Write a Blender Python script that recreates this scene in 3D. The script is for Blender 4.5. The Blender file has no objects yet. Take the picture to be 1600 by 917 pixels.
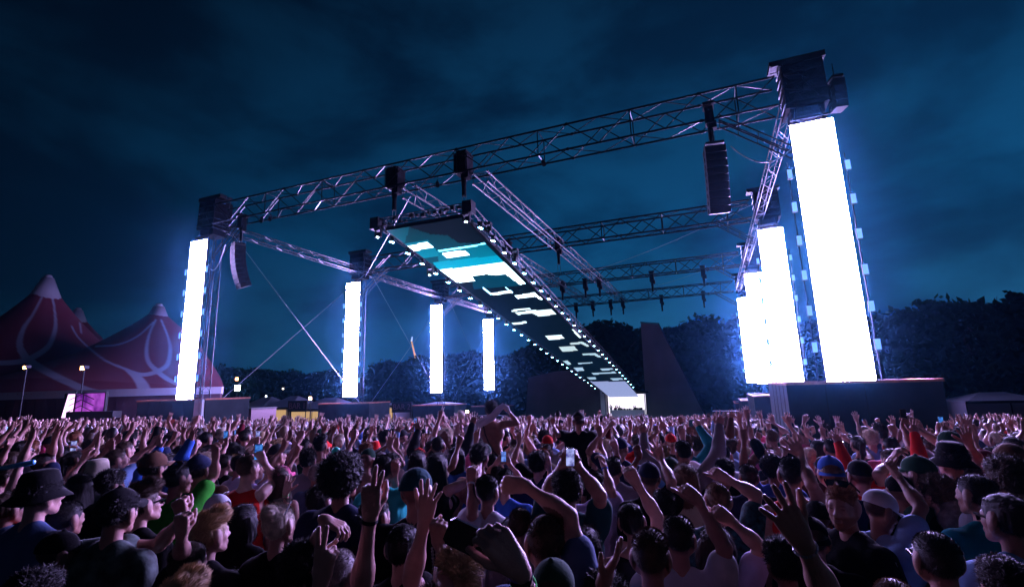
import bpy, math, random, time
import numpy as np
from mathutils import Vector, Matrix
from concurrent.futures import ThreadPoolExecutor
T0 = time.time()
SC = bpy.context.scene
COL = SC.collection
PI = math.pi

# ------------------------------------------------------------------ camera
CAM_F, CAM_PITCH, CAM_ROLL, CAM_YAW = 767.85, 0.1878027, -0.0304279, 0.3758201   # focal length in pixels of a 1600 wide frame
_F = np.array([-math.sin(CAM_YAW)*math.cos(CAM_PITCH), math.cos(CAM_YAW)*math.cos(CAM_PITCH), math.sin(CAM_PITCH)])
_R0 = np.array([math.cos(CAM_YAW), math.sin(CAM_YAW), 0.0])
_U0 = np.cross(_R0, _F)
_R = math.cos(CAM_ROLL)*_R0 + math.sin(CAM_ROLL)*_U0
_U = -math.sin(CAM_ROLL)*_R0 + math.cos(CAM_ROLL)*_U0
cd = bpy.data.cameras.new('camera')
cam = bpy.data.objects.new('camera', cd)
COL.objects.link(cam)
cam.matrix_world = Matrix(((_R[0], _U[0], -_F[0], 0), (_R[1], _U[1], -_F[1], 0), (_R[2], _U[2], -_F[2], 0), (0, 0, 0, 1)))
cd.sensor_fit = 'HORIZONTAL'; cd.sensor_width = 36.0
cd.lens = 36.0*CAM_F/1600.0
cd.clip_start = 0.05; cd.clip_end = 1500
SC.camera = cam

def ray(px, py):
    return _F + _R*((px-800)/CAM_F) - _U*((py-458.5)/CAM_F)     # depth 1 along the optical axis
def onY(px, py, Y):
    d = ray(px, py); return d*(Y/d[1])
def at_depth(px, py, d): return ray(px, py)*d
def to_px(P):
    d = P@_F
    return np.stack([800+CAM_F*(P@_R)/d, 458.5-CAM_F*(P@_U)/d], -1)
def ground_z(x, y):
    y = np.asarray(y, float)
    yy = np.clip(y, -12, 84)
    return -2.15-0.05*yy-0.016*np.maximum(yy-8, 0)

# ------------------------------------------------------------------ world, dusk sky with broken cloud
W = bpy.data.worlds.new('World'); SC.world = W; W.use_nodes = True
nt = W.node_tree; nt.nodes.clear()
def N(nt, t, **kw):
    n = nt.nodes.new(t)
    for k, v in kw.items():
        if k.startswith('i_'): n.inputs[k[2:].replace('_', ' ')].default_value = v
        else: setattr(n, k, v)
    return n
out = N(nt, 'ShaderNodeOutputWorld'); bg = N(nt, 'ShaderNodeBackground')
nt.links.new(bg.outputs[0], out.inputs[0])
tc = N(nt, 'ShaderNodeTexCoord')
sky = N(nt, 'ShaderNodeTexSky'); sky.sky_type = 'NISHITA'; sky.sun_disc = False
SUN_EL, SUN_AZ = math.radians(-3.0), math.radians(35)
sky.sun_elevation = SUN_EL; sky.sun_rotation = SUN_AZ; sky.air_density = 2.0; sky.ozone_density = 4.0
sep = N(nt, 'ShaderNodeSeparateXYZ'); nt.links.new(tc.outputs['Generated'], sep.inputs[0])
mp = N(nt, 'ShaderNodeMapping'); mp.inputs['Scale'].default_value = (1.0, 1.0, 2.3); mp.inputs['Location'].default_value = (1.7, .4, .3)
nt.links.new(tc.outputs['Generated'], mp.inputs[0])
cl = N(nt, 'ShaderNodeTexNoise', i_Scale=2.2, i_Detail=7.0, i_Roughness=.56, i_Distortion=.25); nt.links.new(mp.outputs[0], cl.inputs['Vector'])
cr = N(nt, 'ShaderNodeMapRange', interpolation_type='SMOOTHSTEP'); cr.inputs['From Min'].default_value = .38; cr.inputs['From Max'].default_value = .62
nt.links.new(cl.outputs[0], cr.inputs['Value'])
zr = N(nt, 'ShaderNodeMapRange'); zr.inputs['From Min'].default_value = 0.0; zr.inputs['From Max'].default_value = .75; nt.links.new(sep.outputs['Z'], zr.inputs['Value'])
grad = N(nt, 'ShaderNodeValToRGB'); nt.links.new(zr.outputs[0], grad.inputs[0])
e = grad.color_ramp.elements
e[0].position = 0; e[0].color = (.0075, .070, .165, 1)
e[1].position = 1; e[1].color = (.0013, .0115, .034, 1)
m = grad.color_ramp.elements.new(.35); m.color = (.0020, .044, .124, 1)
ccol = N(nt, 'ShaderNodeMixRGB', blend_type='MULTIPLY'); ccol.inputs[0].default_value = 1
cm = N(nt, 'ShaderNodeMixRGB'); cm.inputs[1].default_value = (.46, .52, .58, 1); cm.inputs[2].default_value = (1.5, 1.38, 1.32, 1)
nt.links.new(cr.outputs[0], cm.inputs[0])
nt.links.new(grad.outputs[0], ccol.inputs[1]); nt.links.new(cm.outputs[0], ccol.inputs[2])
# the sky darkens away from the afterglow ahead on the stage side
dp = N(nt, 'ShaderNodeVectorMath', operation='DOT_PRODUCT'); dp.inputs[1].default_value = (.35, .93, .05)
nt.links.new(tc.outputs['Generated'], dp.inputs[0])
dr = N(nt, 'ShaderNodeMapRange', interpolation_type='SMOOTHSTEP'); dr.inputs['From Min'].default_value = -.1; dr.inputs['From Max'].default_value = .95
dr.inputs['To Min'].default_value = .22; dr.inputs['To Max'].default_value = 1.1
nt.links.new(dp.outputs['Value'], dr.inputs['Value'])
c2 = N(nt, 'ShaderNodeVectorMath', operation='SCALE'); nt.links.new(ccol.outputs[0], c2.inputs[0]); nt.links.new(dr.outputs[0], c2.inputs['Scale'])
skys = N(nt, 'ShaderNodeVectorMath', operation='SCALE'); skys.inputs['Scale'].default_value = .05; nt.links.new(sky.outputs[0], skys.inputs[0])
ad = N(nt, 'ShaderNodeVectorMath', operation='ADD'); nt.links.new(c2.outputs[0], ad.inputs[0]); nt.links.new(skys.outputs[0], ad.inputs[1])
nt.links.new(ad.outputs[0], bg.inputs['Color']); bg.inputs['Strength'].default_value = 1.0

# added pink fill lamp, very soft and weak, from behind and above the crowd
sd = bpy.data.lights.new('fill_sun', 'SUN'); sd.energy = 0.014; sd.angle = math.radians(25); sd.color = (1.0, .34, .72)
so = bpy.data.objects.new('fill_sun', sd); COL.objects.link(so)
so.rotation_euler = Vector((-.25, .62, -.55)).to_track_quat('-Z', 'Y').to_euler()

vs = SC.view_settings
vs.view_transform = 'Standard'; vs.look = 'None'; vs.exposure = 0.0; vs.gamma = 1.0; vs.use_curve_mapping = False
cy = SC.cycles
cy.max_bounces = 5; cy.diffuse_bounces = 2; cy.glossy_bounces = 2; cy.transmission_bounces = 2; cy.volume_bounces = 0; cy.transparent_max_bounces = 6
cy.use_denoising = True; cy.use_light_tree = True; cy.sample_clamp_indirect = 4.0; cy.sample_clamp_direct = 0
cy.volume_step_rate = 1.0; cy.use_adaptive_sampling = True; cy.adaptive_threshold = 0.02

# ------------------------------------------------------------------ materials
MATS = {}
def pbr(name, col, rough=.6, metal=0., bump=None, vary=None, spec=.5, emit=None, estr=0., sheen=0.):
    if name in MATS: return MATS[name]
    m = bpy.data.materials.new(name); m.use_nodes = True; MATS[name] = m
    nt = m.node_tree; b = nt.nodes['Principled BSDF']
    b.inputs['Base Color'].default_value = (*col, 1); b.inputs['Roughness'].default_value = rough; b.inputs['Metallic'].default_value = metal
    b.inputs['Specular IOR Level'].default_value = spec
    if sheen: b.inputs['Sheen Weight'].default_value = sheen
    if emit: b.inputs['Emission Color'].default_value = (*emit, 1); b.inputs['Emission Strength'].default_value = estr
    tc = N(nt, 'ShaderNodeTexCoord')
    if vary:
        sc, amt = vary
        n = N(nt, 'ShaderNodeTexNoise', i_Scale=sc, i_Detail=5.0); nt.links.new(tc.outputs['Object'], n.inputs['Vector'])
        r = N(nt, 'ShaderNodeMapRange'); r.inputs['From Min'].default_value = .3; r.inputs['From Max'].default_value = .7
        r.inputs['To Min'].default_value = 1-amt; r.inputs['To Max'].default_value = 1+amt; nt.links.new(n.outputs[0], r.inputs['Value'])
        s = N(nt, 'ShaderNodeVectorMath', operation='SCALE'); s.inputs[0].default_value = col; nt.links.new(r.outputs[0], s.inputs['Scale'])
        nt.links.new(s.outputs[0], b.inputs['Base Color'])
    if bump:
        sc, d = bump
        n = N(nt, 'ShaderNodeTexNoise', i_Scale=sc, i_Detail=4.0); nt.links.new(tc.outputs['Object'], n.inputs['Vector'])
        bp = N(nt, 'ShaderNodeBump', i_Strength=.7, i_Distance=d); nt.links.new(n.outputs[0], bp.inputs['Height']); nt.links.new(bp.outputs[0], b.inputs['Normal'])
    return m
def emis(name, col, strength):
    if name in MATS: return MATS[name]
    m = bpy.data.materials.new(name); m.use_nodes = True; MATS[name] = m
    nt = m.node_tree; nt.nodes.clear()
    o = N(nt, 'ShaderNodeOutputMaterial'); e = N(nt, 'ShaderNodeEmission'); e.inputs[0].default_value = (*col, 1); e.inputs[1].default_value = strength
    nt.links.new(e.outputs[0], o.inputs[0]); return m
ALU = pbr('aluminium', (.018, .021, .028), .34, .9, vary=(3, .25))
ALU_D = pbr('dark_aluminium', (.014, .016, .021), .38, .7, vary=(3, .3))
BLACK = pbr('black_cloth', (.010, .011, .014), .9, spec=.08, bump=(9, .03), vary=(2, .3))
BLACKM = pbr('black_metal', (.014, .015, .018), .55, 0., spec=.2, vary=(5, .3))
DARKWRAP = pbr('dark_wrap', (.022, .030, .040), .75, spec=.2, bump=(4, .02), vary=(1.2, .3))
ORANGE_L = pbr('orange_lit_edge', (.45, .12, .05), .6, vary=(4, .3))  # orange light along the plinth rims, put into their base colour
WHITE_P = pbr('white_paint', (.7, .7, .72), .5, vary=(3, .1))
STEELW = pbr('steel_wire', (.22, .23, .25), .4, .8)

# ------------------------------------------------------------------ mesh helpers
class MB:
    def __init__(s): s.v = []; s.f = []; s.mi = []; s.n = 0
    def add(s, v, f, mi=0):
        s.v.append(np.asarray(v, float).reshape(-1, 3)); s.f += [tuple(i+s.n for i in q) for q in f]; s.mi += [mi]*len(f); s.n += len(s.v[-1]); return s
    def box(s, c, size, R=None, mi=0, taper=1.0):
        x, y, z = [q/2 for q in size]
        v = np.array([[-x, -y, -z], [x, -y, -z], [x, y, -z], [-x, y, -z], [-x*taper, -y*taper, z], [x*taper, -y*taper, z], [x*taper, y*taper, z], [-x*taper, y*taper, z]])
        if R is not None: v = v@np.array(R).T
        return s.add(v+np.array(c), [(0, 3, 2, 1), (4, 5, 6, 7), (0, 1, 5, 4), (1, 2, 6, 5), (2, 3, 7, 6), (3, 0, 4, 7)], mi)
    def tube(s, p, q, r, n=6, r2=None, mi=0, caps=True):
        p = np.array(p, float); q = np.array(q, float); d = q-p; L = np.linalg.norm(d)
        if L < 1e-6: return s
        d /= L; a = np.cross(d, [0, 0, 1.] if abs(d[2]) < .9 else [1., 0, 0]); a /= np.linalg.norm(a); b = np.cross(d, a)
        r2 = r if r2 is None else r2
        th = np.arange(n)*2*PI/n; c = np.cos(th)[:, None]*a+np.sin(th)[:, None]*b
        f = [(i, (i+1) % n, n+(i+1) % n, n+i) for i in range(n)]
        if caps: f += [tuple(range(n))[::-1], tuple(range(n, 2*n))]
        return s.add(np.vstack([p+c*r, q+c*r2]), f, mi)
    def poly(s, pts, f, mi=0): return s.add(pts, f, mi)
    def prism(s, pts, off, mi=0):
        pts = np.array(pts, float); n = len(pts); off = np.array(off, float)
        return s.add(np.vstack([pts, pts+off]), [tuple(range(n)), tuple(range(n, 2*n))[::-1]]+[(i, n+i, n+(i+1) % n, (i+1) % n) for i in range(n)], mi)
    def build(s, name, mat, parent=None, smooth=False, origin=None):
        v = np.vstack(s.v)
        if origin is not None: v = v-np.array(origin)
        me = bpy.data.meshes.new(name); me.from_pydata(v.tolist(), [], s.f)
        for m in (mat if isinstance(mat, (list, tuple)) else [mat]): me.materials.append(m)
        if isinstance(mat, (list, tuple)): me.polygons.foreach_set('material_index', s.mi)
        if smooth: me.polygons.foreach_set('use_smooth', [True]*len(me.polygons))
        me.update()
        o = bpy.data.objects.new(name, me); COL.objects.link(o)
        if origin is not None: o.location = origin
        if parent is not None: o.parent = parent
        return o
def tag(o, label=None, cat=None, group=None, kind=None):
    if label: o['label'] = label
    if cat: o['category'] = cat
    if group: o['group'] = group
    if kind: o['kind'] = kind
    return o
def empty(name, loc=(0, 0, 0), rot=None):
    o = bpy.data.objects.new(name, None); COL.objects.link(o); o.location = loc; o.empty_display_size = .3
    if rot is not None: o.rotation_euler = rot
    return o
def copy_tree(o, parent=None):
    c = o.copy(); COL.objects.link(c)
    if parent is not None: c.parent = parent
    for ch in list(o.children): copy_tree(ch, c)
    return c
def unit(a): a = np.array(a, float); return a/np.linalg.norm(a)

# ------------------------------------------------------------------ ground
def make_ground():
    ys = np.concatenate([[-400, -60, -12], np.linspace(-8, 84, 30), [110, 150, 260, 700]])
    xs = np.concatenate([[-700, -250], np.linspace(-140, 90, 24), [200, 600]])
    X, Y = np.meshgrid(xs, ys); Z = ground_z(X, Y)
    nx = len(xs); v = np.stack([X, Y, Z], -1).reshape(-1, 3)
    f = [(j*nx+i, j*nx+i+1, (j+1)*nx+i+1, (j+1)*nx+i) for j in range(len(ys)-1) for i in range(nx-1)]
    mb = MB(); mb.add(v, f)
    g = mb.build('ground', pbr('trodden_grass', (.035, .05, .022), .95, bump=(14, .06), vary=(.6, .5)))
    tag(g, kind='structure', label='trodden grass field under the crowd')
make_ground()

# ------------------------------------------------------------------ trusses
def truss(name, p0, p1, w, h, bay, label, group, cat='truss', cr=.046, br=.026, up=(0, 0, 1), parent=None, mat=None, verticals=3, brace_sides=(0, 1, 2, 3)):
    """box truss from p0 to p1 (centre line of the section), four chords and zigzag bracing"""
    mat = mat or ALU
    p0 = np.array(p0, float); p1 = np.array(p1, float); L = np.linalg.norm(p1-p0); d = (p1-p0)/L
    s = unit(np.cross(d, up)); u = np.cross(s, d)
    root = empty(name, p0.tolist()) if parent is None else parent
    if parent is None: tag(root, label, cat, group)
    org = p0
    cor = [s*(-w/2)+u*(h/2), s*(w/2)+u*(h/2), s*(w/2)-u*(h/2), s*(-w/2)-u*(h/2)]
    n = max(2, int(round(L/bay))); n += n % 2
    for c in cor:
        mb = MB(); mb.tube(c, c+d*L, cr, 8)
        for k in range(0, n+1, 4): mb.tube(c+d*(L*k/n-.06), c+d*(L*k/n+.06), cr*1.55, 8)     # spigot joints
        o = mb.build('chord', mat, root, smooth=False)
        if parent is not None: o.location = Vector(p0)-Vector(root.location)
    mb = MB()
    for si in brace_sides:
        a, b = cor[si], cor[(si+1) % 4]
        thin = br if si in (1, 3) else br*.8
        for k in range(n):
            q0, q1 = (a, b) if k % 2 == 0 else (b, a)
            mb.tube(q0+d*(L*k/n), q1+d*(L*(k+1)/n), thin, 5, caps=False)
            if k % verticals == 0: mb.tube(a+d*(L*k/n), b+d*(L*k/n), thin, 5, caps=False)
    o = mb.build('bracing', mat, root)
    if parent is not None: o.location = Vector(p0)-Vector(root.location)
    return root
XL, XR, YS = -29.24, 4.49, [20.5, 35.1, 49.7, 64.3]
ZT, ZB = 11.86, 10.62
ORD = ['front', 'second', 'third', 'rear']
for i, y in enumerate(YS):
    truss('cross_truss', (XL+1.2, y+.45, (ZT+ZB)/2), (XR-1.0, y+.45, (ZT+ZB)/2), 1.0, ZT-ZB, 1.45,
          ['grey box truss spanning the whole field nearest the crowd, highest in view', 'cross truss on the second pair of towers, behind the front one',
           'cross truss joining the third pair of towers', 'farthest cross truss, joining the last pair of towers near the stage'][i],
          'cross trusses of the roof grid', mat=ALU if i == 0 else ALU_D, cr=.046 if i == 0 else .062, br=.026 if i == 0 else .036)
truss('side_truss', (XL+.55, 21.4, 10.75), (XL+.55, 64.0, 10.75), .5, .5, 1.1, 'thin long truss linking the tops of the towers on the tent side', 'side trusses', mat=ALU_D, cr=.028, br=.014)
truss('side_truss', (XR-.55, 21.4, 10.75), (XR-.55, 64.0, 10.75), .5, .5, 1.1, 'thin long truss linking the tops of the towers behind the big bright pillar', 'side trusses', mat=ALU_D, cr=.028, br=.014)
truss('lengthwise_truss', (-9.75, 20.9, 10.3), (-9.75, 64.6, 10.6), .8, .55, 1.1, 'long truss running towards the stage on the open sky side of the overhead screen', 'lengthwise trusses', mat=ALU_D, cr=.032, br=.014)
truss('lengthwise_truss', (-13.9, 20.9, 10.3), (-13.9, 64.6, 10.6), .8, .55, 1.1, 'long truss running towards the stage directly above the overhead screen', 'lengthwise trusses', mat=ALU_D, cr=.032, br=.014)

# ------------------------------------------------------------------ towers with their light pillars and plinths
SCREEN = emis('pillar_screen', (.55, .42, 1.12), 250.0)
STROBE = emis('strobe_face', (.17, .36, 1.0), 1.5)
STROBE_OFF = pbr('strobe_dark_face', (.03, .03, .04), .3)
def tower(x, y, side, idx):
    where = 'tent side' if side < 0 else 'treeline side'
    t = empty('truss_tower', (x+.05, y+1.0, float(ground_z(x, y))))
    tag(t, f'{["first","second","third","last"][idx]} truss tower from the crowd on the {where}, black covered head block on top', 'tower', 'towers carrying the roof grid')
    gz = float(ground_z(x, y)); H = 12.3-gz
    truss('x', (x+.05, y+1.0, gz), (x+.05, y+1.0, 12.3), .62, .62, .62, None, None, up=(0, 1, 0), cr=.03, br=.014, parent=t)
    for ch in t.children: ch.location = (0, 0, 0)
    R = random.Random(idx*7+side)
    mb = MB()                                            # cloth covered head block
    mb.box((0, -.1, 11.5-gz), (1.5, 1.3, 1.9), taper=.97)
    mb.box((0, -.1, 10.4-gz), (1.15, 1.0, .5))
    mb.build('head_block', BLACK, t)
    mb = MB()
    for k in range(5):
        zz = 10.75+k*.42-gz
        mb.box((R.uniform(-.1, .1), -.78, zz), (1.35-.1*(k % 2), .04, .07)); mb.box((.77*side*-1, -.2, zz), (.04, 1.1, .06))
    for k in range(9):
        mb.tube((R.uniform(-.7, .7), -.79, 10.7+R.uniform(0, 1.5)-gz), (R.uniform(-.7, .7), -.79, 10.7+R.uniform(0, 1.5)-gz), .015, 5)
    mb.build('rigging', ALU_D, t)
    mb = MB()
    mb.box((-.1, -.3, 12.72-gz), (2.0, .5, .22)); mb.box((-.1, .2, 12.72-gz), (2.0, .3, .16)); mb.box((-.1, -.55, 12.58-gz), (1.9, .1, .06))
    mb.build('head_beam', BLACKM, t)
    # knee braces, ladder like, from the cross truss and the side truss down to the tower
    for (a, b) in (((-side*3.2, -.75, 10.55), (-side*.45, -.35, 8.6)),):
        mb = MB(); a = np.array(a)-[0, 0, gz]; b = np.array(b)-[0, 0, gz]
        a[2] += 0; off = np.array([0, .0, .34]); off2 = np.array([0, .45, 0])
        for o2 in (0*off2, off2):
            mb.tube(a+o2, b+o2, .03, 6); mb.tube(a+off+o2, b+off*1.0+o2, .03, 6)
            for k in range(5): q = a+(b-a)*k/4+o2; mb.tube(q, q+off, .018, 5)
        mb.build('knee_brace', ALU, t)
    # plinth
    pt = -.2-.0535*(y-2.5-18)
    if side > 0: x0, x1, y0, y1 = x-2.35, x+1.55, y-3.0, y+2.6
    else: x0, x1, y0, y1 = x-2.3, x+(3.4 if idx == 0 else 3.0), y-1.2, y+1.6
    if idx == 0 and side > 0: x1 = 6.0
    b = empty('tower_plinth', ((x0+x1)/2, (y0+y1)/2, gz))
    tag(b, ['big dark wrapped plinth under the brightest pillar', 'dark wrapped plinth under the second pillar', 'dark wrapped plinth under the third pillar', 'dark wrapped plinth under the farthest pillar'][idx] + (' on the ' + where), 'plinth', 'plinths under the towers')
    w, d = x1-x0, y1-y0; zb = float(ground_z(x0, y1))-gz-.2; zt = pt-gz
    mb = MB(); mb.box((0, 0, (zb+zt)/2), (w, d, zt-zb)); mb.build('block', DARKWRAP, b)
    mb = MB()
    for k in range(1, int(w)): mb.tube((-w/2+k, -d/2-.004, zb), (-w/2+k, -d/2-.004, zt), .012, 4)
    for k in range(1, int(d)): mb.tube((-w/2-.004, -d/2+k, zb), (-w/2-.004, -d/2+k, zt), .012, 4)
    mb.build('panel_seams', BLACKM, b)
    mb = MB()
    for (cx, cy_, sx, sy) in ((0, -d/2, w+.06, .08), (0, d/2, w+.06, .08), (-w/2, 0, .08, d-.1), (w/2, 0, .08, d-.1)): mb.box((cx, cy_, zt+.04), (sx, sy, .08))
    mb.build('top_rim', ORANGE_L, b)
    if idx == 0:
        mb = MB(); xx = w/2-.35 if side < 0 else -w/2+.02
        if side < 0: mb.box((xx, -d/2-.09, (zb+zt)/2+.05), (.62, .14, zt-zb)); mb.box((xx+.05, -d/2-.18, (zb+zt)/2), (.05, .05, zt-zb))
        else: mb.box((xx, -d/2-.05, (zb+zt)/2), (.12, .08, zt-zb))
        mb.build('corner_panel', WHITE_P if side < 0 else DARKWRAP, b)
    # the light pillar
    z0, z1 = -.33, 9.67
    if idx: z0 = [-.33, -.42, -.36, -.30][idx]
    p = empty('light_pillar', (x, y, z0))
    lab = {(1, 0): 'tallest and brightest white light pillar, on the big plinth by the treeline', (1, 1): 'white light pillar just behind the tallest one', (1, 2): 'third white light pillar of the treeline row, partly hidden', (1, 3): 'farthest white light pillar of the treeline row, partly hidden',
           (-1, 0): 'white light pillar beside the striped tent', (-1, 1): 'white light pillar with blue strobes standing between two crossed cables', (-1, 2): 'narrow white light pillar without strobes beside the yellow crane', (-1, 3): 'smallest white light pillar, nearest the overhead screen'}[(side, idx)]
    tag(p, lab, 'light pillar', 'white light pillars')
    h = z1-z0
    mb = MB(); mb.add([(-.725, -.001, 0), (.725, -.001, 0), (.725, -.001, h), (-.725, -.001, h)], [(0, 1, 2, 3)]); mb.build('screen', SCREEN, p)
    mb = MB(); mb.box((0, .075, h/2), (1.47, .148, h+.03))
    for k in range(int(h/1.0)+1): mb.box((0, .2, .3+k), (1.3, .1, .08))
    mb.build('housing', BLACKM, p)
    mb = MB()
    for sx in (-.5, .5): mb.tube((sx, .15, h), (sx*.8, .3, h+.8), .025, 6); mb.box((sx, .2, h+.1), (.12, .16, .22))
    mb.build('hanging_bracket', ALU_D, p)
    rows = [1.08+.33+1.327*k for k in range(6)]
    if side < 0 and idx >= 2: return
    for sx in (-1, 1):
        mb = MB(); mb.tube((sx*.95, .2, .2), (sx*.95, .2, 8.6), .025, 6); mb.build('strobe_pipe', ALU_D, p)
        for k, zz in enumerate(rows):
            lit = not (idx == 2 and sx < 0)
            mb = MB(); mb.box((0, .06, 0), (.18, .10, .40)); mb.box((0, .14, 0), (.08, .06, .1))
            s_ = mb.build('strobe', BLACKM, p); s_.location = (sx*.95, -.02, zz)
            mb = MB(); mb.add([(-.08, .004, -.18), (.08, .004, -.18), (.08, .004, .18), (-.08, .004, .18)], [(0, 1, 2, 3)])
            mb.build('lamp_face', STROBE if lit else STROBE_OFF, s_)
for i, y in enumerate(YS):
    tower(XL, y, -1, i); tower(XR, y, 1, i)

# crossed guy cables on the tent side and a couple of long lines
def cable(p, q, r, label, group='crossed bracing cables', sag=0):
    mb = MB(); p = np.array(p, float); q = np.array(q, float); n = 12 if sag else 1
    pts = [p+(q-p)*t/n+np.array([0, 0, -sag*4*(t/n)*(1-t/n)]) for t in range(n+1)]
    for a, b in zip(pts[:-1], pts[1:]): mb.tube(a-p, b-p, r, 5)
    o = mb.build('guy_cable', STEELW, None); o.location = p.tolist(); tag(o, label, 'cable', group)
for i in range(3):
    a, b = YS[i]+1, YS[i+1]+1
    nm = ['first', 'second', 'third'][i]
    cable((XL+.9, b-.6, 10.4), (XL+.9, a+.6, -.3-.8*i), .014, f'bright cable rising away from the crowd in the {nm} tower gap')
    cable((XL+.9, a+.6, 10.4), (XL+.9, b-.6, -1.1-.8*i), .013, f'bright cable falling away from the crowd in the {nm} tower gap')
cable((-13.9, 21, 10.1), (XL+.9, 35.6, 10.2), .011, 'diagonal cable from the front truss to the second tent side tower', 'roof cables')
cable((-9.7, 49, 11.6), (4.3, 35.6, 11.9), .012, 'thin dark roof cable crossing the open sky bay', 'roof cables', .3)
cable((-6, 62, 11.6), (4.3, 50, 11.9), .012, 'thin dark roof cable crossing the rear bay', 'roof cables', .3)
cable((1.6, 20.3, 9.2), (4.2, 21, 9.4), .022, 'drooping power cable beside the hanging speaker column', 'roof cables', .9)
cable((-26.6, 20.3, 9.0), (-28.9, 21, 8.2), .022, 'drooping power cable beside the speaker column near the tent', 'roof cables', .9)

# ------------------------------------------------------------------ chain hoists
def hoist(x, y, ztop, ln, label, big=1.0):
    t = empty('chain_hoist', (x, y, ztop)); tag(t, label, 'hoist', 'black chain hoists on the trusses')
    mb = MB(); mb.box((0, 0, -.45*big), (.42*big, .5*big, .9*big), taper=.9); mb.box((.16*big, 0, -.95*big), (.25*big, .35*big, .35*big)); mb.box((0, 0, .1), (.5*big, .6, .12)); mb.build('motor', BLACK, t)
    mb = MB(); mb.tube((0, 0, -.8*big), (0, 0, -1.25*big-.25), .15*big, 10, r2=.10*big); mb.tube((0, 0, -1.2*big), (0, 0, -1.9*big), .10*big, 8); mb.build('chain_bag', BLACK, t)
    mb = MB(); mb.tube((.1, 0, -.5), (.1, 0, -ln), .014, 5); mb.tube((-.1, 0, -.5), (-.1, 0, -ln), .014, 5); mb.build('chain', STEELW, t)
hoist(-14.75, 20.75, 11.55, 3.0, 'black hoist on the front truss above the far corner of the overhead screen', 1.15)
hoist(-10.6, 20.75, 11.6, 2.6, 'black hoist on the front truss above the near corner of the overhead screen', 1.15)
hoist(.95, 20.6, 11.2, 1.9, 'black hoist holding the speaker column beside the tallest pillar', .85)
hoist(-25.7, 20.6, 10.7, 1.7, 'black hoist holding the speaker column near the tent', .8)
hoist(-10.0, 35.3, 11.0, 2.6, 'hoist under the second cross truss where the lengthwise truss crosses')
hoist(-14.0, 35.0, 11.2, 4.5, 'hoist under the second cross truss over the overhead screen')
for (x, y, lab) in ((-9.9, 49.9, 'hoist at the crossing of the third truss and lengthwise truss'), (-13.9, 49.9, 'hoist of the third truss over the overhead screen'), (-11.4, 49.9, 'hoist between the two lengthwise trusses on the third truss'),
                    (-9.9, 64.6, 'hoist at the far end of the open side lengthwise truss'), (-13.9, 64.6, 'hoist at the far end of the lengthwise truss over the screen'), (-16.2, 64.6, 'outer hoist of the farthest truss'), (-11.5, 64.6, 'hoist between lengthwise trusses on the farthest truss'),
                    (-4.6, 49.9, 'lone hoist hanging mid span on the third truss'), (.2, 49.9, 'lone hoist on the third truss towards the pillars'), (-5.0, 64.6, 'lone hoist hanging mid span on the farthest truss'), (.0, 64.6, 'lone hoist on the farthest truss towards the pillars')):
    hoist(x, y, 10.8, 1.7, lab)
# power boxes strapped on the front truss
for (x, lab) in ((-14.8, 'black dimmer box strapped in the front truss above the far screen corner'), (-10.7, 'black dimmer box strapped in the front truss above the near screen corner')):
    mb = MB(); mb.box((0, 0, 0), (.75, .7, .95)); mb.box((0, 0, .52), (.8, .75, .06)); mb.box((0, -.37, .1), (.5, .03, .5))
    o = mb.build('dimmer_box', BLACK); o.location = (x, 20.9, 11.15); tag(o, lab, 'power box', 'boxes on the front truss')
# small lamps under the front truss
for k, x in enumerate((-24.2, -23.5, -12.1, -6.4)):
    t = empty('par_lamp', (x, 20.7, 10.5)); tag(t, ['small lamp under the front truss nearest the tent', 'second small lamp under the front truss from the tent', 'small lamp under the front truss between the two hoists', 'small lamp under the middle of the front truss'][k], 'lamp', 'small lamps under the front truss')
    mb = MB(); mb.tube((0, 0, -.1), (.1, -.15, -.35), .09, 10, r2=.11); mb.tube((0, 0, .1), (0, 0, -.15), .02, 5); mb.build('can', ALU_D, t)

# ------------------------------------------------------------------ line array speakers
def line_array(x, y, ztop, n, w, h, curve, yaw, label, group='hanging speaker columns'):
    t = empty('speaker_column', (x, y, ztop), (0, 0, yaw)); tag(t, label, 'speaker', group)
    z, yy, a = 0, 0, 0
    mb = MB(); mb.box((0, 0, .12), (w*.9, .6, .1)); mb.tube((0, 0, .15), (0, 0, .8), .02, 5); mb.build('flying_frame', BLACKM, t)
    for k in range(n):
        R = np.array([[1, 0, 0], [0, math.cos(a), -math.sin(a)], [0, math.sin(a), math.cos(a)]])
        mb = MB(); mb.box((0, 0, -h/2), (w, .62, h*.94), taper=1.0); 
        for j in range(4): mb.box((0, -.315, -h*(.2+.2*j)), (w*.92, .012, h*.05), mi=0)
        mb.box((w/2+.01, .1, -h/2), (.03, .2, h*.5)); mb.box((-w/2-.01, .1, -h/2), (.03, .2, h*.5))
        vv = mb.v; mb.v = [q@R.T+np.array([0, yy, z]) for q in vv]
        mb.build('cabinet', BLACKM, t)
        z -= h*math.cos(a); yy += h*math.sin(a); a += curve
line_array(.98, 20.3, 9.25, 9, .78, .30, .035, .15, 'tall black hanging speaker column beside the tallest pillar')
line_array(-25.5, 20.3, 8.75, 9, .74, .28, .05, -.35, 'curved black hanging speaker column near the tent')
line_array(5.58, 20.9, 11.3, 4, .42, .29, .03, .2, 'small black speaker hung on the outer side of the tallest tower')

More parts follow.
